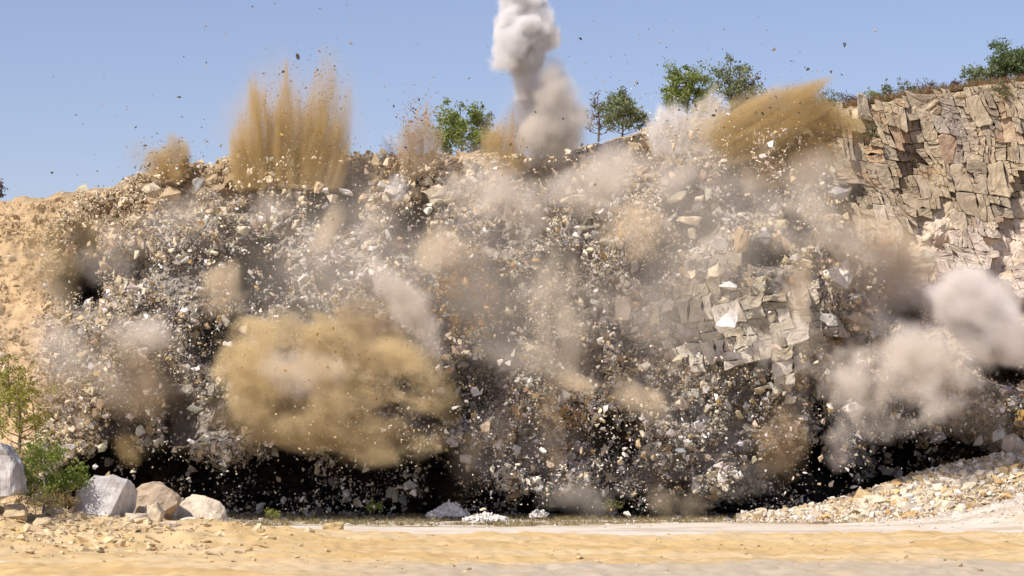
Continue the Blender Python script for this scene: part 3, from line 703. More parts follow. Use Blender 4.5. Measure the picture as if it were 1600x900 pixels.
STN = [(242, 800, 30, 30, 88.0, (.62, .52, .38), 'pale tan rock under the brown boulder'), (215, 817, 34, 34, 86.5, (.56, .47, .36), 'tan rock wedged below the dark side of the grey boulder'),
 (262, 826, 34, 22, 86, (.62, .51, .36), 'sandy rock at the foot of the brown boulder'), (235, 838, 16, 14, 84.5, (.6, .5, .37), 'small tan stone in front of the wedged rock'),
 (124, 868, 38, 30, 76.5, (.60, .46, .26), 'lone sandy block on the near sand with a shaded front'), (150, 836, 60, 26, 84, (.60, .47, .29), 'broad sandy rock below the grey boulder'),
 (100, 842, 44, 30, 83, (.60, .46, .27), 'sand covered rock left of the broad one'), (196, 855, 44, 16, 82, (.58, .46, .29), 'flat sandy rock in front of the grey boulder'),
 (60, 822, 40, 28, 84, (.58, .45, .29), 'sandy rock below the shrub'), (24, 806, 40, 34, 84, (.60, .46, .28), 'sandy rock at the left edge under the layered boulder'),
 (85, 800, 30, 24, 86, (.52, .45, .38), 'grey brown rock at the foot of the shrub'), (70, 778, 34, 22, 87, (.55, .48, .42), 'grey rock hidden in the lower leaves of the shrub'),
 (296, 815, 30, 16, 88.5, (.66, .6, .52), 'white stone at the foot of the flat cream boulder'), (372, 842, 18, 12, 86.5, (.66, .58, .45), 'small white stone right of the boulders'),
 (8, 885, 30, 20, 72, (.64, .55, .42), 'pale stone in the lower left corner'), (520, 828, 36, 22, 95.5, (.60, .45, .22), 'round ochre stone alone at the sand edge'),
 (466, 886, 20, 8, 71, (.66, .58, .47), 'flat pale stone pressed into the near sand'), (338, 834, 16, 10, 86.5, (.55, .42, .22), 'small ochre stone on the bank below the cream boulder'),
 (176, 826, 26, 20, 85, (.64, .52, .36), 'cream stone against the base of the grey boulder')]
for i, (px, py, w, h, Y, c, lb) in enumerate(STN):
    boulder('stone', px, py, Y, w*1.1, h*1.1, w*1.0*Y/F, (i*37 % 20)-10, c, lb, None, 40+i, cat='stone', amp=.05)
# pebbles on sand, road and scrub
r = np.random.default_rng(61); n = 5200
xx = r.uniform(-27, 29, n); yy = r.uniform(66, 129, n)
sz = np.clip(r.exponential(.035, n)+.03, .03, .22)
on_sand = yy < 93
k = r.random(n) < np.where(on_sand, .5, np.where(yy < 108, .12, 1.0)); sz = np.where(yy > 108, sz*1.5, sz); xx, yy, sz, on_sand = xx[k], yy[k], sz[k], on_sand[k]
zz = np.maximum(np.where(yy < 94, sand_h(xx, yy), -9), np.maximum(ground_h(xx, yy), np.where((yy > 93) & (yy < 110), road_h(xx, yy), -9)))
c = np.where(on_sand[:, None], np.array([[.58, .45, .27]]), np.array([[.64, .59, .52]]))*r.uniform(.75, 1.15, (len(xx), 1))
scatter_mesh('pebbles', np.stack([xx, yy, zz+sz*.15], -1), sz, c, r, stretch=np.array([1.4, 1.0, .7]))
tag(bpy.data.objects['pebbles'], 'scattered pebbles over the sand, the pale road and the scrub', 'pebbles', kind='stuff')
# stones banked in the sand bank
r = np.random.default_rng(62); n = 1500; xx = r.normal(-16.5, 3.9, n); yy = r.normal(84, 3.8, n); sz = np.clip(r.exponential(.10, n)+.05, .05, .55); zz = sand_h(xx, yy)
k = yy < 93; scatter_mesh('bank_rubble', np.stack([xx, yy, zz+.02], -1)[k], sz[k], (np.array([[.60, .47, .29]])*r.uniform(.8, 1.15, (n, 1)))[k], r, stretch=np.array([1.2, 1, .8]))
tag(bpy.data.objects['bank_rubble'], 'sandy rubble in the bank under the boulders', 'rubble', kind='stuff')
# rubble heaps at the foot
def heap(name, px, py, Y, w, h, col, label, seed, n=400, smin=.04, smax=.3):
    c = P(px, py, Y); r = np.random.default_rng(seed); root = empty(name, c); tag(root, label, 'rubble heap')
    a = r.uniform(0, 6.283, n); q = np.sqrt(r.random(n)); W_ = w*Y/F/2; H_ = h*Y/F
    X = np.cos(a)*q*W_; Yy = np.sin(a)*q*W_*.6; Z = H_*(1-q**1.4)*r.uniform(.7, 1.05, n)
    o = scatter_mesh('rubble', np.stack([X, Yy, Z], -1), np.clip(r.exponential(.09, n)+smin, smin, smax), col*r.uniform(.85, 1.1, (n, 1)), r); o.parent = root; o['kind'] = 'stuff'
    N = 18; ang = np.arange(N)/N*6.283; V = [(0, 0, H_*.9)]
    for q_ in (.35, .7, 1.0):
        for t in ang: V.append((math.cos(t)*W_*q_, math.sin(t)*W_*.6*q_, H_*(1-q_**1.4)*.9+r.normal(0, .03)-.03))
    Fs = [[0, 1+i, 1+(i+1) % N] for i in range(N)]
    for k in (0, 1):
        for i in range(N): a0 = 1+k*N+i; a1 = 1+k*N+(i+1) % N; Fs += [[a0, a0+N, a1], [a1, a0+N, a1+N]]
    mesh_np('core', V, Fs, M_ATTR, face_cols=np.tile(col*.9, (len(Fs), 1)), parent=root)
heap('rubble_heap', 702, 806, 117, 66, 22, WHITE*1.02, 'small white rubble heap at the foot in the middle of the scrub', 71)
heap('rubble_heap', 760, 812, 112, 70, 8, WHITE*.95, 'low white rubble heap just right of and before the small white heap', 72)
r = np.random.default_rng(64); n = 5200; xx = r.normal(26.5, 3.6, n); yy = r.normal(106, 2.8, n); k = yy < 111; xx, yy = xx[k], yy[k]
zz = np.maximum(ground_h(xx, yy), road_h(xx, yy)); sz = np.clip(r.exponential(.05, len(xx))+.03, .03, .34)
scatter_mesh('heap_gravel', np.stack([xx, yy, zz], -1), sz, np.array([[.62, .55, .47]])*r.uniform(.7, 1.2, (len(xx), 1)), r, stretch=np.array([1.2, 1, .8]))
tag(bpy.data.objects['heap_gravel'], 'gravel on the pale heap before the rubble slope', 'gravel', kind='stuff')
heap('rubble_heap', 842, 806, 115, 26, 10, WHITE*.9, 'tiny white rubble heap beside the scrub strip in the middle', 73, 120)

# ------------------------------------------------------------------ plants
def tube_np(path, rad, k=6):
    path = np.array(path, float); V = []; Fs = []
    for i, p_ in enumerate(path):
        d = path[min(i+1, len(path)-1)]-path[max(i-1, 0)]; d = d/ (np.linalg.norm(d)+1e-9)
        a = np.cross(d, [0.3, 1, .1]); a /= np.linalg.norm(a)+1e-9; b = np.cross(d, a)
        for j in range(k): t = 6.283*j/k; V.append(p_+(a*math.cos(t)+b*math.sin(t))*rad[i])
    for i in range(len(path)-1):
        for j in range(k): Fs.append([i*k+j, i*k+(j+1) % k, (i+1)*k+(j+1) % k, (i+1)*k+j])
    return V, Fs
def tree(name, px, py, Y, h, w, cols, label, seed, leaves=2600, leaf=.09, cat='tree', group=None, trunk_h=.08, bare=0.0, lean=0, limbs=15, bark=None):
    r = np.random.default_rng(seed); H_ = h*Y/F; W_ = w*Y/F; root = empty(name, P(px, py, Y)); tag(root, label, cat, group)
    V, Fs = tube_np([(0, 0, -.3), (.02*H_, 0, .3*H_), (-.02*H_+lean*.5, 0, .65*H_), (lean, 0, .95*H_)], [.022*H_, .018*H_, .011*H_, .004*H_])
    ends = [(lean, 0, .92*H_)]
    for i in range(limbs):
        z0 = H_*(trunk_h*.4+.80*(i/limbs)**1.25*.85); a = i*2.4+r.uniform(-.4, .4); ln = W_*.5*(1.05-.5*i/limbs)*r.uniform(.7, 1.15)
        e = np.array([math.cos(a)*ln, math.sin(a)*ln*.8, z0+ln*.55]); m_ = np.array([e[0]*.5, e[1]*.5, z0+ln*.18])
        v2, f2 = tube_np([(0, 0, z0), m_, e], [.010*H_, .006*H_, .0025*H_], 4); b0 = len(V); V += v2; Fs += [[q_+b0 for q_ in f] for f in f2]; ends += [tuple(e), tuple(m_*.4+e*.6)]
        for j in range(3):
            d = r.normal(size=3)*W_*.16; d[2] = abs(d[2]); e2 = e+d
            v2, f2 = tube_np([m_*.3+e*.7, e2], [.004*H_, .0015*H_], 3); b0 = len(V); V += v2; Fs += [[q_+b0 for q_ in f] for f in f2]; ends.append(tuple(e2))
    mesh_np('trunk', V, Fs, bark or M_BARK, parent=root, smooth=True)
    ends = np.array(ends); n = int(leaves*1.5*(1-bare)); k = r.integers(0, len(ends), n)
    leaf = leaf*1.15; cl = r.uniform(.5, 1.1, len(ends))
    p_ = ends[k]+r.normal(size=(n, 3))*W_*.085*cl[k][:, None]*np.array([1, 1, .8]); p_[:, 2] = np.maximum(p_[:, 2], H_*.04)
    d = r.normal(size=(n, 3)); d /= np.linalg.norm(d, axis=1)[:, None]; e_ = np.cross(d, r.normal(size=(n, 3))); e_ /= np.linalg.norm(e_, axis=1)[:, None]
    L_ = leaf*r.uniform(.6, 1.3, (n, 1)); V = np.stack([p_-d*L_, p_+e_*L_*.45, p_+d*L_, p_-e_*L_*.45], 1).reshape(-1, 3); Fs = np.arange(n*4).reshape(n, 4)
    c0, c1 = np.array(cols[0]), np.array(cols[1]); t = r.random((n, 1))*.6+(cl[k][:, None]-.5)*.5
    mesh_np('crown', V, Fs, M_LEAF, face_cols=c0*(1-t)+c1*t, parent=root)
    return root
G1 = ((.13, .19, .04), (.36, .40, .11)); G2 = ((.15, .19, .08), (.30, .33, .16)); G3 = ((.16, .15, .07), (.22, .22, .10)); GD = ((.08, .12, .05), (.20, .25, .09)); GB = ((.14, .10, .09), (.22, .17, .14))
tree('tree', 720, 256, 142, 98, 74, G1, 'bright green bushy tree on the rim between two brown plumes', 1, 3400)
tree('tree', 754, 250, 143, 92, 40, G2, 'slim green tree just left of the orange rim plume', 2, 1300)
tree('tree', 1072, 190, 142, 92, 64, G1, 'bright green pointed tree behind the white burst on the rim', 3, 3600)
tree('tree', 1142, 190, 143, 104, 74, G2, 'tall thin tree half bare behind the golden plume', 4, 2300, bare=.15)
tree('tree', 1165, 190, 144, 90, 46, GB, 'sparse brownish tree at the right side of the tall thin one', 14, 700)
tree('tree', 972, 214, 142, 76, 62, G2, 'dull green tree veiled by dust left of the white burst', 5, 2500)
tree('tree', 935, 214, 144, 76, 36, GB, 'bare brown sapling beside the grey dust cloud', 6, 260)
tree('tree', 1590, 134, 141, 56, 74, GD, 'dark green tree on the plateau cut by the right edge', 7, 4200)
tree('tree', 1532, 142, 141, 36, 46, G2, 'low green bush left of the dark tree on the plateau', 8, 1000, cat='bush')
tree('tree', -8, 312, 150, 36, 26, GB, 'bare brown bush at the left picture edge on the bank', 9, 500, cat='bush')
for i, (px, h, w, g, lb) in enumerate([(1290, 34, 40, GD, 'dark bush behind the tail of the golden plume'), (1330, 22, 34, GB, 'reddish brown bush on the plateau right of the golden plume'), (1362, 26, 30, G1, 'small green bush on the plateau above the first cliff blocks'),
    (1385, 44, 16, G3, 'thin upright weed standing on the plateau edge'), (1418, 24, 34, G3, 'yellow green bush in the middle of the plateau edge'), (1450, 20, 40, GB, 'low reddish brush left of the plateau weeds'), (1492, 26, 18, GB, 'dry brown weed right of the plateau middle'), (1262, 30, 30, GB, 'brown bush in the dust at the start of the plateau')]):
    tree('bush', px, float(rim(px))+4, 139.5, h, w, g, lb, 20+i, 520, leaf=.06, cat='bush')
tree('bush', 1566, 168, 136.5, 44, 34, G3, 'olive bush growing on the cliff face below the dark tree', 31, 900, leaf=.06, cat='bush')
tree('bush', 1362, 220, 135.5, 30, 18, G3, 'small yellow green plant on the cliff face near the golden plume', 32, 260, leaf=.06, cat='bush')
# shrubs of the left foreground
tree('shrub', 68, 790, 86, 116, 72, ((.10, .16, .025), (.30, .36, .05)), 'bright green leafy shrub beside the light grey boulder', 41, 3200, leaf=.05, cat='shrub', limbs=16, trunk_h=.05, bark=M_PALEBARK, lean=.1)
tree('shrub', 118, 776, 87, 60, 40, ((.12, .18, .03), (.32, .38, .06)), 'small green shrub touching the grey boulder', 42, 700, leaf=.05, cat='shrub', limbs=9, trunk_h=.05)
tree('shrub', 30, 700, 112, 130, 86, ((.20, .20, .03), (.40, .36, .06)), 'yellow green shrub on the ochre bank at the left edge', 43, 1700, leaf=.07, cat='shrub', limbs=16, trunk_h=.05)
tree('shrub', 14, 640, 114, 90, 60, ((.16, .18, .03), (.36, .34, .06)), 'upper yellow green shrub on the ochre bank', 44, 700, leaf=.07, cat='shrub', limbs=12, trunk_h=.05)
tree('shrub', 55, 808, 84.5, 34, 66, ((.16, .15, .06), (.34, .26, .08)), 'low dry brown undergrowth beneath the green shrub', 45, 900, leaf=.035, cat='shrub', limbs=12, trunk_h=.05, bark=M_PALEBARK)
tree('shrub', 100, 802, 85.5, 34, 46, ((.20, .10, .06), (.36, .30, .07)), 'low reddish green plant left of the boulder base', 46, 500, leaf=.035, cat='shrub', limbs=10, trunk_h=.05, bark=M_PALEBARK)
tree('weed', 584, 803, 117, 16, 24, ((.16, .22, .03), (.36, .42, .07)), 'bright green weed at the foot of the black undercut', 47, 260, leaf=.05, cat='weed', limbs=8, trunk_h=.05)
tree('weed', 424, 812, 112, 16, 20, ((.18, .20, .04), (.36, .36, .08)), 'yellow green weed at the left end of the scrub', 48, 200, leaf=.05, cat='weed', limbs=8, trunk_h=.05)
tree('weed', 955, 800, 117, 12, 30, ((.18, .18, .05), (.3, .3, .08)), 'olive weed in the scrub below the middle', 49, 200, leaf=.05, cat='weed', limbs=8, trunk_h=.05)
# dry grass of the scrub strip and brush of the plateau
def tufts(name, X, Y, Z, hgt, r, cols, label):
    n = len(X); k = 7; p0 = np.repeat(np.stack([X, Y, Z], -1), k, 0)+r.normal(0, .05, (n*k, 3))*np.array([1, 1, 0])
    d = r.normal(0, .35, (n*k, 3)); d[:, 2] = 1; h = (np.repeat(hgt, k)*r.uniform(.5, 1.2, n*k))[:, None]
    side = np.stack([r.uniform(-1, 1, n*k), r.uniform(-.5, .5, n*k), np.zeros(n*k)], -1)*.022
    V = np.stack([p0-side, p0+side, p0+d*h], 1).reshape(-1, 3)
    c = np.repeat(cols[r.integers(0, len(cols), n)], k, 0)*r.uniform(.8, 1.2, (n*k, 1))
    o = mesh_np(name, V, np.arange(n*k*3).reshape(-1, 3), M_LEAF, face_cols=c)
    tag(o, label, 'grass', kind='stuff')
r = np.random.default_rng(81); n = 3800; X = r.uniform(-17, 16, n); Yy = r.uniform(108, 126, n); k = fbm(X/2.2, Yy/1.3, 0, 81, 4) > .47; X, Yy = X[k], Yy[k]
tufts('dry_grass', X, Yy, ground_h(X, Yy), np.full(len(X), .2), r, np.array([[.34, .25, .13], [.30, .24, .12], [.24, .22, .08], [.42, .32, .18]]), 'dry olive grass of the scrub strip at the quarry foot')
r = np.random.default_rng(82); n = 3000; px = r.uniform(1240, 1640, n); Yy = r.uniform(137.8, 143, n); X = (px-800)/F*Yy; Z = EYE+(700-rim(px)+2)/F*(139)+.05
tufts('plateau_brush', X, Yy, Z, r.uniform(.15, .5, n), r, np.array([[.26, .13, .07], [.32, .17, .09], [.18, .17, .06], [.30, .22, .12]]), 'reddish brown brush covering the plateau above the cliff')

# ------------------------------------------------------------------ dust and smoke: volumes grown from fields
class NT:
    def __init__(s, name):
        s.g = bpy.data.node_groups.new(name, 'GeometryNodeTree')
        s.g.interface.new_socket('Geometry', in_out='OUTPUT', socket_type='NodeSocketGeometry')
        s.n = s.g.nodes; s.L = s.g.links
    def put(s, sock, v):
        if isinstance(v, bpy.types.NodeSocket): s.L.new(v, sock)
        else: sock.default_value = v
    def m(s, op, a, b=0.0, c=0.0, clamp=False):
        k = s.n.new('ShaderNodeMath'); k.operation = op; k.use_clamp = clamp
        for i, v in enumerate((a, b, c)): s.put(k.inputs[i], v)
        return k.outputs[0]
    def v(s, op, a, b=(0, 0, 0), scale=None, out=0):
        k = s.n.new('ShaderNodeVectorMath'); k.operation = op; s.put(k.inputs[0], a)
        if op != 'SCALE': s.put(k.inputs[1], b)
        if scale is not None: s.put(k.inputs['Scale'], scale)
        return k.outputs[out]
    def noise(s, vec, scale, detail=4, rough=.55, col=False):
        k = s.n.new('ShaderNodeTexNoise'); s.put(k.inputs['Vector'], vec); k.inputs['Scale'].default_value = scale
        k.inputs['Detail'].default_value = detail; k.inputs['Roughness'].default_value = rough
        return k.outputs['Color' if col else 'Fac']
    def pos(s): return s.n.new('GeometryNodeInputPosition').outputs[0]
    def sep(s, v):
        k = s.n.new('ShaderNodeSeparateXYZ'); s.put(k.inputs[0], v); return k.outputs
    def comb(s, x, y, z):
        k = s.n.new('ShaderNodeCombineXYZ')
        for i, v in enumerate((x, y, z)): s.put(k.inputs[i], v)
        return k.outputs[0]
    def finish(s, dens, lo, hi, vox, mat, name):
        vc = s.n.new('GeometryNodeVolumeCube'); vc.inputs['Min'].default_value = lo; vc.inputs['Max'].default_value = hi
        for i, k in enumerate('XYZ'): vc.inputs['Resolution '+k].default_value = max(8, int((hi[i]-lo[i])/vox))
        s.put(vc.inputs['Density'], dens)
        sm = s.n.new('GeometryNodeSetMaterial'); sm.inputs['Material'].default_value = mat; s.L.new(vc.outputs[0], sm.inputs[0])
        go = s.n.new('NodeGroupOutput'); s.L.new(sm.outputs[0], go.inputs[0])
        me = bpy.data.volumes.new(name); me.materials.append(mat); o = bpy.data.objects.new(name, me); COL.objects.link(o)
        md = o.modifiers.new('dust', 'NODES'); md.node_group = s.g
        return o
def dust_mat(col, dens, aniso=-.3):
    m = bpy.data.materials.new('dust'); m.use_nodes = True; t = m.node_tree; t.nodes.clear()
    o = t.nodes.new('ShaderNodeOutputMaterial'); pv = t.nodes.new('ShaderNodeVolumePrincipled')
    pv.inputs['Color'].default_value = (*col, 1); pv.inputs['Density'].default_value = dens; pv.inputs['Anisotropy'].default_value = aniso
    t.links.new(pv.outputs[0], o.inputs['Volume']); return m
NPL = [0]
def plume(label, px, py, w, h, Y=118.0, deep=None, rot=0, col=(.9, .8, .65), dens=1.0, scale=.35, stretch=(1, 1, 1), A=1.0, B=2.2, bias=0.0, gain=2.0, warp=.8, vox=.17, name='dust_cloud', cat='dust cloud', group=None, rough=.55, detail=5):
    """w, h: full size in photo pixels of the soft ellipsoid; rot turns it counter-clockwise"""
    i = int(px*7+py*13) % 97+1
    if py > 330 and Y < 122.5 and px < 1500: Y -= 2.4*min(1, (py-330)/200)
    rx, rz = w/2*Y/F, h/2*Y/F; ry = deep/2 if deep else min(rx, rz)*.9
    t = NT(name); p = t.pos()
    off = (i*13.7 % 50, i*7.3 % 50, i*3.1 % 50)
    m_ = min(rx, rz); big = max(rx, rz)
    po = t.v('ADD', p, off)
    w1 = t.v('SUBTRACT', t.noise(po, .55/m_, 2, col=True), (.5, .5, .5)); w2 = t.v('SUBTRACT', t.noise(t.v('DIVIDE', po, stretch), 2.2/m_, 4, .6, col=True), (.5, .5, .5))
    pw = t.v('ADD', p, t.v('ADD', t.v('SCALE', w1, scale=m_*2.3*warp), t.v('SCALE', w2, scale=m_*1.1*warp)))
    r_ = t.v('LENGTH', t.v('DIVIDE', pw, (rx, ry, rz)), out=1)
    p2 = t.v('ADD', t.v('DIVIDE', t.v('ADD', p, t.v('SCALE', w1, scale=m_*.8)), stretch), off)
    n = t.m('MULTIPLY_ADD', t.noise(p2, scale, detail, rough), .6, t.m('MULTIPLY', t.noise(p2, scale*.4, 2), .4))
    d = t.m('MULTIPLY_ADD', t.m('SUBTRACT', 1.0, r_), A, t.m('MULTIPLY_ADD', n, B*3.2, -.5*B*3.2+bias))
    rb = t.v('LENGTH', t.v('DIVIDE', p, (rx*1.5, ry*1.5, rz*1.5)), out=1)
    fall = t.m('MULTIPLY', t.m('SUBTRACT', .98, rb), 4.0, clamp=True)
    d = t.m('MULTIPLY', t.m('MULTIPLY', d, gain*.7, clamp=True), fall)
    o = t.finish(d, (-rx*1.48, -ry*1.48, -rz*1.48), (rx*1.48, ry*1.48, rz*1.48), vox, dust_mat(col, dens), name)
    o.location = P(px, py, Y); o.rotation_euler = (math.radians((i*1.7 % 4)-2), -math.radians(rot), math.radians((i*2.3 % 6)-3))
    return tag(o, label, cat, group)
def spray(label, px, py, Y, length, half_ang, z0, rot=0, deep=3.0, col=(.7, .5, .25), dens=1.0, spikes=9.0, smin=.35, vox=.14, soft=.25, seed=0, name='dust_spray', cat='dust spray', power=1.5, fine=2.0, thin=.45):
    """fan of pointed jets from a point z0 pixels below (px, py); length in pixels beyond it"""
    NPL[0] += 1; i = NPL[0]
    Y = min(Y, 126.6); py += 10; dens *= 1.8; Ls = length*Y/F; zz = z0*Y/F; t = NT(name); p = t.pos(); x, y, z = t.sep(p)
    zr = t.m('ADD', z, zz); th = t.m('ARCTAN2', x, zr); rr = t.m('SQRT', t.m('ADD', t.m('MULTIPLY', x, x), t.m('MULTIPLY', zr, zr)))
    th2 = t.m('ADD', th, t.m('MULTIPLY', t.m('SUBTRACT', t.noise(t.comb(rr, y, seed*3.1), .5, 2), .5), .06))
    n1 = t.noise(t.comb(t.m('MULTIPLY', th2, spikes), t.m('MULTIPLY', y, .35), seed*5.3), .75, 5, .72)
    n1 = t.m('MULTIPLY', t.m('SUBTRACT', n1, .32), 2.6, clamp=True); n1 = t.m('POWER', n1, power)
    edge = t.m('DIVIDE', th, half_ang); edge = t.m('SUBTRACT', 1.0, t.m('MULTIPLY', edge, edge), clamp=True); edge = t.m('POWER', edge, .5)
    Lm = t.m('MULTIPLY', t.m('MULTIPLY_ADD', n1, 1-smin, smin), Ls); Lm = t.m('MULTIPLY', Lm, edge)
    d = t.m('DIVIDE', t.m('SUBTRACT', Lm, t.m('SUBTRACT', rr, zz)), t.m('MULTIPLY', Ls, soft), clamp=True)
    st = t.noise(t.comb(t.m('MULTIPLY', th2, spikes*fine), t.m('MULTIPLY', y, .8), t.m('MULTIPLY_ADD', rr, .22, seed*1.7)), 1.0, 4, .6)
    st = t.m('MULTIPLY', t.m('SUBTRACT', st, thin), 5.0, clamp=True)
    dy = t.m('DIVIDE', y, deep/2); dy = t.m('MULTIPLY', t.m('SUBTRACT', 1.0, t.m('MULTIPLY', dy, dy)), 1.5, clamp=True)
    d = t.m('MULTIPLY', t.m('MULTIPLY', d, t.m('MULTIPLY_ADD', st, .85, .15)), dy); d = t.m('MULTIPLY', d, edge)
    wx = math.sin(min(half_ang, 1.4))*(Ls+zz)
    o = t.finish(d, (-wx, -deep/2, -.6), (wx, deep/2, Ls+.2), vox, dust_mat(col, dens), name)
    o.location = P(px, py, Y); o.rotation_euler = (math.radians((i*1.7 % 3)-1.5), -math.radians(rot), math.radians((i*2.3 % 4)-2))
    return tag(o, label, cat)
CR = (.93, .84, .72); PK = (.92, .84, .745); BG = (.90, .76, .56); OC = (.81, .655, .39); GO = (.68, .515, .26); BR = (.64, .51, .35); GR = (.86, .82, .78); WH = (.985, .972, .965)
# -- over the rim
spray('tall golden spray of earth shooting up from the left rim', 452, 268, 129.5, 262, .38, 230, -1, 3.2, GO, 2.0, spikes=13, smin=.38, seed=1, power=2.0, soft=.16)
spray('thin sharp golden jet at the right side of the tall spray', 500, 262, 128.5, 240, .085, 500, -7, 1.8, (.70, .54, .28), 1.2, spikes=22, smin=.6, seed=2)
plume('pale tan haze hanging round the tall golden spray', 465, 190, 220, 250, 130.5, 4, 0, (.86, .66, .42), .16, .25, (1, 1, 3), A=1.3, B=1.4, gain=1.2)
spray('orange earth jet at the left foot of the tall golden spray', 392, 268, 127.5, 100, .26, 120, 6, 2.4, GO, 1.2, spikes=14, smin=.5, seed=3)
plume('small orange brown burst over the left rim blocks', 270, 248, 90, 66, 127.5, 2.4, 8, GO, 1.8, .8, (1, 1, 1.6), A=1.4, B=2.0, gain=2.0, name='dust_burst', cat='dust burst')
plume('thin brown haze at the left of the small orange burst', 226, 256, 70, 90, 128, 2, 20, BR, .22, .6, A=1.2, B=1.6, gain=1.2)
spray('brown pointed plume on the rim left of the bright green tree', 656, 246, 129, 125, .30, 110, 0, 2.6, BR, 1.8, spikes=12, smin=.45, seed=5)
plume('white streak of dust at the foot of the brown pointed plume', 612, 226, 26, 60, 129, 1.2, 18, WH, 1.1, .8, (1, 1, 2), A=1.3, B=1.6)
spray('orange plume on the rim right of the bright green tree', 786, 244, 129, 100, .30, 110, 0, 2.4, GO, 1.5, spikes=10, smin=.5, seed=6)
plume('billowing white smoke column rising out of the top of the picture', 815, 44, 82, 150, 127, 3.6, -4, WH, 4.5, .75, A=1.7, B=2.3, gain=2.6, name='smoke_column', cat='smoke', warp=.5, detail=6)
plume('lower right bulge of the white smoke', 842, 58, 62, 60, 126.6, 2.2, 0, WH, 4.5, .8, A=1.9, B=2.0, gain=2.6, name='smoke_puff', cat='smoke', warp=.5)
plume('lower left bulge of the white smoke', 795, 84, 60, 52, 126.3, 2.0, 0, WH, 4.0, .8, A=1.9, B=2.0, gain=2.4, name='smoke_puff', cat='smoke', warp=.5)
plume('thin white smoke neck joining the column to the dust cloud', 826, 134, 56, 120, 127.2, 1.6, 4, WH, 1.8, .9, (1, 1, 2), A=1.4, B=1.4, gain=1.4, name='smoke_neck', cat='smoke')
plume('beige grey dust cloud rising from the rim under the white smoke', 860, 188, 150, 150, 127.0, 4.8, -10, (.90, .83, .74), 1.7, .45, A=1.9, B=1.6, gain=1.3, warp=1.0)
plume('pale pinkish veil left of the beige grey rim cloud', 808, 190, 90, 130, 128.6, 2.4, 0, PK, .35, .5, A=1.4, B=1.4, gain=1.2)
spray('white burst of crushed rock on the rim left of the pointed green tree', 1048, 212, 127, 84, .55, 60, -4, 3.0, (.95, .90, .84), 1.5, spikes=8, smin=.55, seed=8)
spray('cream pointed jet between the two rim trees', 1092, 206, 126.5, 110, .17, 180, -24, 1.8, (.95, .86, .74), 1.5, spikes=18, smin=.6, seed=9)
spray('golden earth plume swept to the right over the cliff', 1140, 215, 127, 215, .26, 140, -62, 3.4, GO, 2.0, spikes=13, smin=.6, seed=10, soft=.2)
spray('pale gold upper edge of the plume swept to the right', 1120, 206, 126.2, 170, .20, 160, -56, 2.2, OC, .9, spikes=15, smin=.55, seed=11)
plume('dark golden brown cloud hanging before the cliff top', 1268, 212, 150, 116, 127.6, 3.4, -20, (.60, .44, .20), 1.3, .75, (2.6, 1, 1), A=1.3, B=2.6, gain=1.6, name='dust_burst', cat='dust burst')
spray('dark brown lower jet thrown right across the cliff top', 1175, 262, 127.4, 175, .22, 120, -76, 2.6, (.50, .36, .17), 1.6, spikes=15, smin=.55, seed=14, soft=.2)
# -- over the face
plume('brown skirt hanging under the golden cloud', 500, 668, 300, 84, 118.4, 3.4, -6, (.52, .40, .24), .8, .6, (1.4, 1, 1), A=1.3, B=2.8, gain=1.6)
plume('cream dust resting on the pale slope below the cliff', 1420, 450, 260, 150, 124, 3, -20, CR, .45, .5, (1.6, 1, 1), A=1.3, B=2.6, gain=1.4)
plume('thin veil of pinkish dust hanging over the whole blast', 800, 430, 1400, 330, 119, 7, 3, (.92, .84, .74), .10, .16, A=.8, B=1.6, bias=0, gain=1.3, vox=.45, warp=.8, cat='dust veil', name='dust_veil')
plume('thin beige dust over the far left top of the blast', 250, 350, 280, 100, 123, 4, 8, PK, .18, .4, A=1.3, B=2.0, gain=1.4)
plume('ochre dust running down the left bank', 70, 380, 200, 150, 125, 3, -20, OC, .35, .4, A=1.3, B=2.0, gain=1.4)
plume('beige dust low on the left bank', 40, 500, 150, 200, 121, 3, 0, BG, .22, .4, A=1.3, B=2.0, gain=1.4)
plume('pale dust tongue left of the upper middle', 515, 360, 46, 130, 120.5, 2.4, -24, BG, .9, .6, (1, 1, 2), A=1.4, B=1.8, gain=1.4)
plume('tan puff in the middle left above the golden cloud', 345, 455, 80, 90, 120, 2.6, 0, BG, .8, .6, A=1.4, B=1.9, gain=1.5)
plume('small white puff under the left rim', 622, 294, 40, 44, 121, 1.4, 0, WH, 1.0, .9, A=1.5, B=1.4, gain=1.3)
plume('thick pinkish beige dust pouring down from the middle rim', 768, 308, 190, 120, 120.5, 3.6, -20, PK, .8, .4, A=1.5, B=2.0, gain=1.5)
plume('beige dust trailing under the pinkish middle dust', 690, 385, 90, 90, 119.5, 2.6, 25, BG, .6, .5, A=1.4, B=2.0, gain=1.4)
plume('pale pink streak leaning down to the right above the golden cloud', 632, 480, 74, 190, 117.6, 2.4, 35, PK, 1.5, .45, (1, 1, 2.6), A=1.5, B=1.7, gain=1.5)
plume('brown shadowed dust behind the pale pink streak', 590, 520, 130, 150, 119.2, 3.2, 30, BR, .7, .45, A=1.5, B=1.8, gain=1.5)
plume('large billowing golden cloud in the lower left middle', 505, 598, 310, 180, 117.6, 5.2, -16, OC, 1.3, .52, (1.7, 1.2, 1), A=1.35, B=4.0, gain=1.6, rough=.62, warp=1.0, detail=6)
plume('sunlit cream top of the golden cloud', 455, 575, 170, 90, 114.6, 2.4, -10, CR, .55, .45, A=1.6, B=1.8, gain=1.3)  # sunlight on the cloud top, put into a paler dust colour
plume('left shoulder of the golden cloud', 395, 592, 110, 130, 117.2, 3.4, 0, OC, 1.4, .5, A=1.5, B=2.0, gain=1.6)
plume('brownish dust cloud low on the left', 190, 600, 240, 180, 118.6, 4.5, 10, BR, .32, .4, A=1.4, B=2.2, gain=1.5)
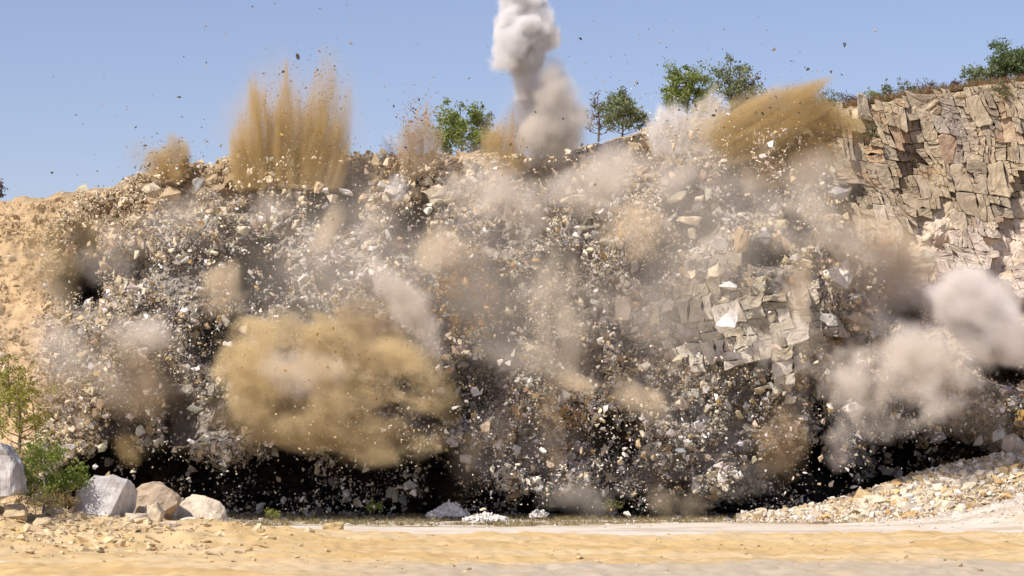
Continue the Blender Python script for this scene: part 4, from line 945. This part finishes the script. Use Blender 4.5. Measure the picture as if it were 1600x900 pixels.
plume('pinkish top of the low left dust', 225, 522, 130, 70, 117.5, 2.8, -10, PK, .9, .5, A=1.5, B=1.8, gain=1.4)
plume('small brown puff in the black undercut on the left', 205, 706, 44, 70, 118.5, 2, 0, GO, .6, .8, A=1.5, B=1.6, gain=1.3)
plume('small round tan puff in the dark low left', 130, 662, 30, 30, 117.5, 1, 0, BG, 1.6, .9, A=1.6, B=1.2, gain=1.4, name='dust_puff', cat='dust puff')
plume('long pinkish grey haze under the right half of the rim', 965, 278, 230, 110, 120.2, 4, 12, PK, .7, .35, A=1.5, B=2.0, gain=1.4)
plume('beige haze left of the black hollow', 990, 362, 110, 90, 119.5, 2.6, -20, BG, .6, .5, A=1.4, B=1.9, gain=1.4)
plume('standing brown beige column of dust in the middle', 852, 474, 110, 230, 118.6, 3, 8, (.86, .76, .62), .6, .55, (1, 1, 2.5), A=1.2, B=2.6, gain=1.4)
plume('warm beige streak low in the middle', 905, 592, 90, 70, 118.2, 2, -25, BG, 1.2, .5, (1.8, 1, 1), A=1.5, B=1.8, gain=1.4)
plume('second warm beige streak right of the first', 1000, 622, 130, 60, 118, 2, -32, BG, 1.2, .5, (2, 1, 1), A=1.5, B=1.8, gain=1.4)
plume('brown dust column under the first warm beige streak', 862, 655, 50, 140, 118.8, 2, 0, BR, .8, .6, (1, 1, 2.5), A=1.5, B=1.8, gain=1.4)
plume('pale pinkish veil over the rubble right of the middle', 1040, 500, 150, 110, 119.5, 2.4, -25, PK, .12, .5, (1.8, 1, 1), A=1.4, B=1.9, gain=1.3)
plume('cream dust sheet sliding down right of the black hollow', 1245, 330, 320, 120, 120.5, 3.4, -34, CR, 1.0, .4, (2.2, 1, 1), A=1.5, B=2.0, gain=1.5)
plume('cream dust falling along the cliff foot', 1380, 400, 210, 90, 124.5, 2.6, -36, BG, .7, .4, (2.2, 1, 1), A=1.4, B=2.0, gain=1.4)
plume('narrow beige streak of dust right of the ledge', 1258, 470, 56, 250, 119, 1.8, 6, BG, .85, .5, (1, 1, 3), A=1.5, B=1.8, gain=1.4)
plume('thin beige dust over the largest white block', 1330, 400, 160, 90, 121, 2.2, 0, BG, .12, .5, A=1.4, B=1.9, gain=1.3)
plume('pink dust cloud spreading under the right slope', 1350, 580, 290, 150, 118.6, 3.6, -14, PK, .75, .5, A=1.2, B=2.6, gain=1.4)
plume('thick pinkish white cloud rushing out at the right edge', 1550, 500, 240, 130, 119.5, 4.4, -28, (.95, .88, .82), 1.9, .35, (2, 1, 1), A=1.7, B=2.1, gain=1.7)
plume('pale trail below the cloud at the right edge', 1460, 560, 180, 110, 119, 3, -20, PK, .8, .4, (2, 1, 1), A=1.5, B=2.0, gain=1.4)
plume('pink dust finger between two black hollows low on the right', 1312, 690, 50, 90, 118.5, 1.6, 5, PK, .7, .7, (1, 1, 2), A=1.5, B=1.7, gain=1.4)
plume('brown smoke before the black undercut right of the middle', 1212, 690, 80, 120, 119, 2.4, 0, (.62, .46, .28), .35, .5, A=1.4, B=1.8, gain=1.3)
plume('low white dust along the foot right of the middle', 930, 780, 150, 60, 117.5, 2.4, 0, PK, .22, .7, A=1.4, B=2.2, gain=1.5)
plume('low beige dust at the foot right of the middle weed', 1060, 782, 110, 60, 117, 2, 0, BG, .22, .8, A=1.4, B=2.0, gain=1.4)
# loose wisps all over the moving face
rw = np.random.default_rng(97)
WHERE = [(180, 410, 'over the hollow at the far left'), (430, 330, 'below the tall golden spray'), (440, 470, 'above the golden cloud'), 
  (600, 350, 'in the dark rubble of the middle left'), (690, 520, 'right of the leaning pink streak'), (810, 560, 'under the standing brown column'), (940, 450, 'right of the standing brown column'),
  (1290, 290, 'under the dark golden cloud'), (1400, 530, 'left of the cloud at the right edge'), (1080, 680, 'low right of the middle'),
  (760, 690, 'low in the middle'), (340, 650, 'between the two low left clouds'), (120, 560, 'beside the left bank'), (1150, 760, 'at the foot left of the rubble slope'), (1500, 640, 'over the undercut at the far right'), (620, 700, 'below the golden cloud'), ]
for wx_, wy_, wl_ in WHERE:
    c_ = [PK, BG, CR, GR][int(rw.integers(0, 4))]
    plume('faint wisp of dust ' + wl_, wx_, wy_, rw.uniform(90, 170), rw.uniform(60, 110), rw.uniform(117.5, 121), 2.4, rw.uniform(-50, 50), c_, rw.uniform(.12, .3), .55, (1.9, 1, 1), A=1.1, B=2.4, gain=1.3, vox=.24, name='dust_wisp', cat='dust wisp', group='dust wisps over the breaking face')
# clods carried by the sprays
r = np.random.default_rng(91); CX = []; CY = []; CS = []; CC_ = []
for (cx, cy, sx, sy, n, col) in [(650, 205, 20, 26, 340, BROWN), (512, 170, 9, 50, 130, BROWN), (800, 225, 16, 14, 170, BROWN*1.4), (1290, 235, 26, 20, 420, BROWN), (270, 248, 26, 20, 170, BROWN), (640, 250, 60, 10, 520, TAN*.8), (425, 190, 22, 46, 330, BROWN*1.4), (490, 190, 26, 52, 420, BROWN*1.3), (450, 236, 50, 16, 420, TAN*.8), (1200, 190, 40, 22, 420, BROWN*1.3), (655, 180, 14, 26, 200, BROWN*1.2), (545, 250, 50, 10, 300, TAN*.8),
        (1060, 190, 34, 26, 260, WHITE), (1130, 215, 60, 26, 500, CREAM), (400, 200, 16, 40, 60, BROWN), (560, 600, 90, 50, 420, BROWN), (540, 660, 90, 24, 420, TAN), (430, 560, 60, 30, 160, TAN), (1250, 300, 60, 30, 220, CREAM), (1180, 250, 50, 30, 300, WHITE), (1215, 235, 14, 22, 60, WHITE)]:
    CX.append(r.normal(cx, sx, n)); CY.append(r.normal(cy, sy, n)); CS.append(np.clip(r.exponential(.75, n)+1.0, 1.0, 5.5)); CC_.append(np.tile(col, (n, 1))*r.uniform(.7, 1.25, (n, 1)))
CX, CY, CS, CC_ = map(np.concatenate, (CX, CY, CS, CC_)); Y = r.uniform(113.5, 127, len(CX)); Y = np.where(CY < 300, r.uniform(124.5, 129, len(CX)), np.where(np.abs(CY-610) < 130, np.minimum(Y, r.uniform(110.5, 114, len(Y))), np.minimum(Y, 116)))
scatter_mesh('earth_clods', pt(CX, CY, Y), CS*Y/F, CC_, r)
tag(bpy.data.objects['earth_clods'], 'brown earth clods and bright grit carried in the sprays and clouds', 'earth clods', kind='stuff')
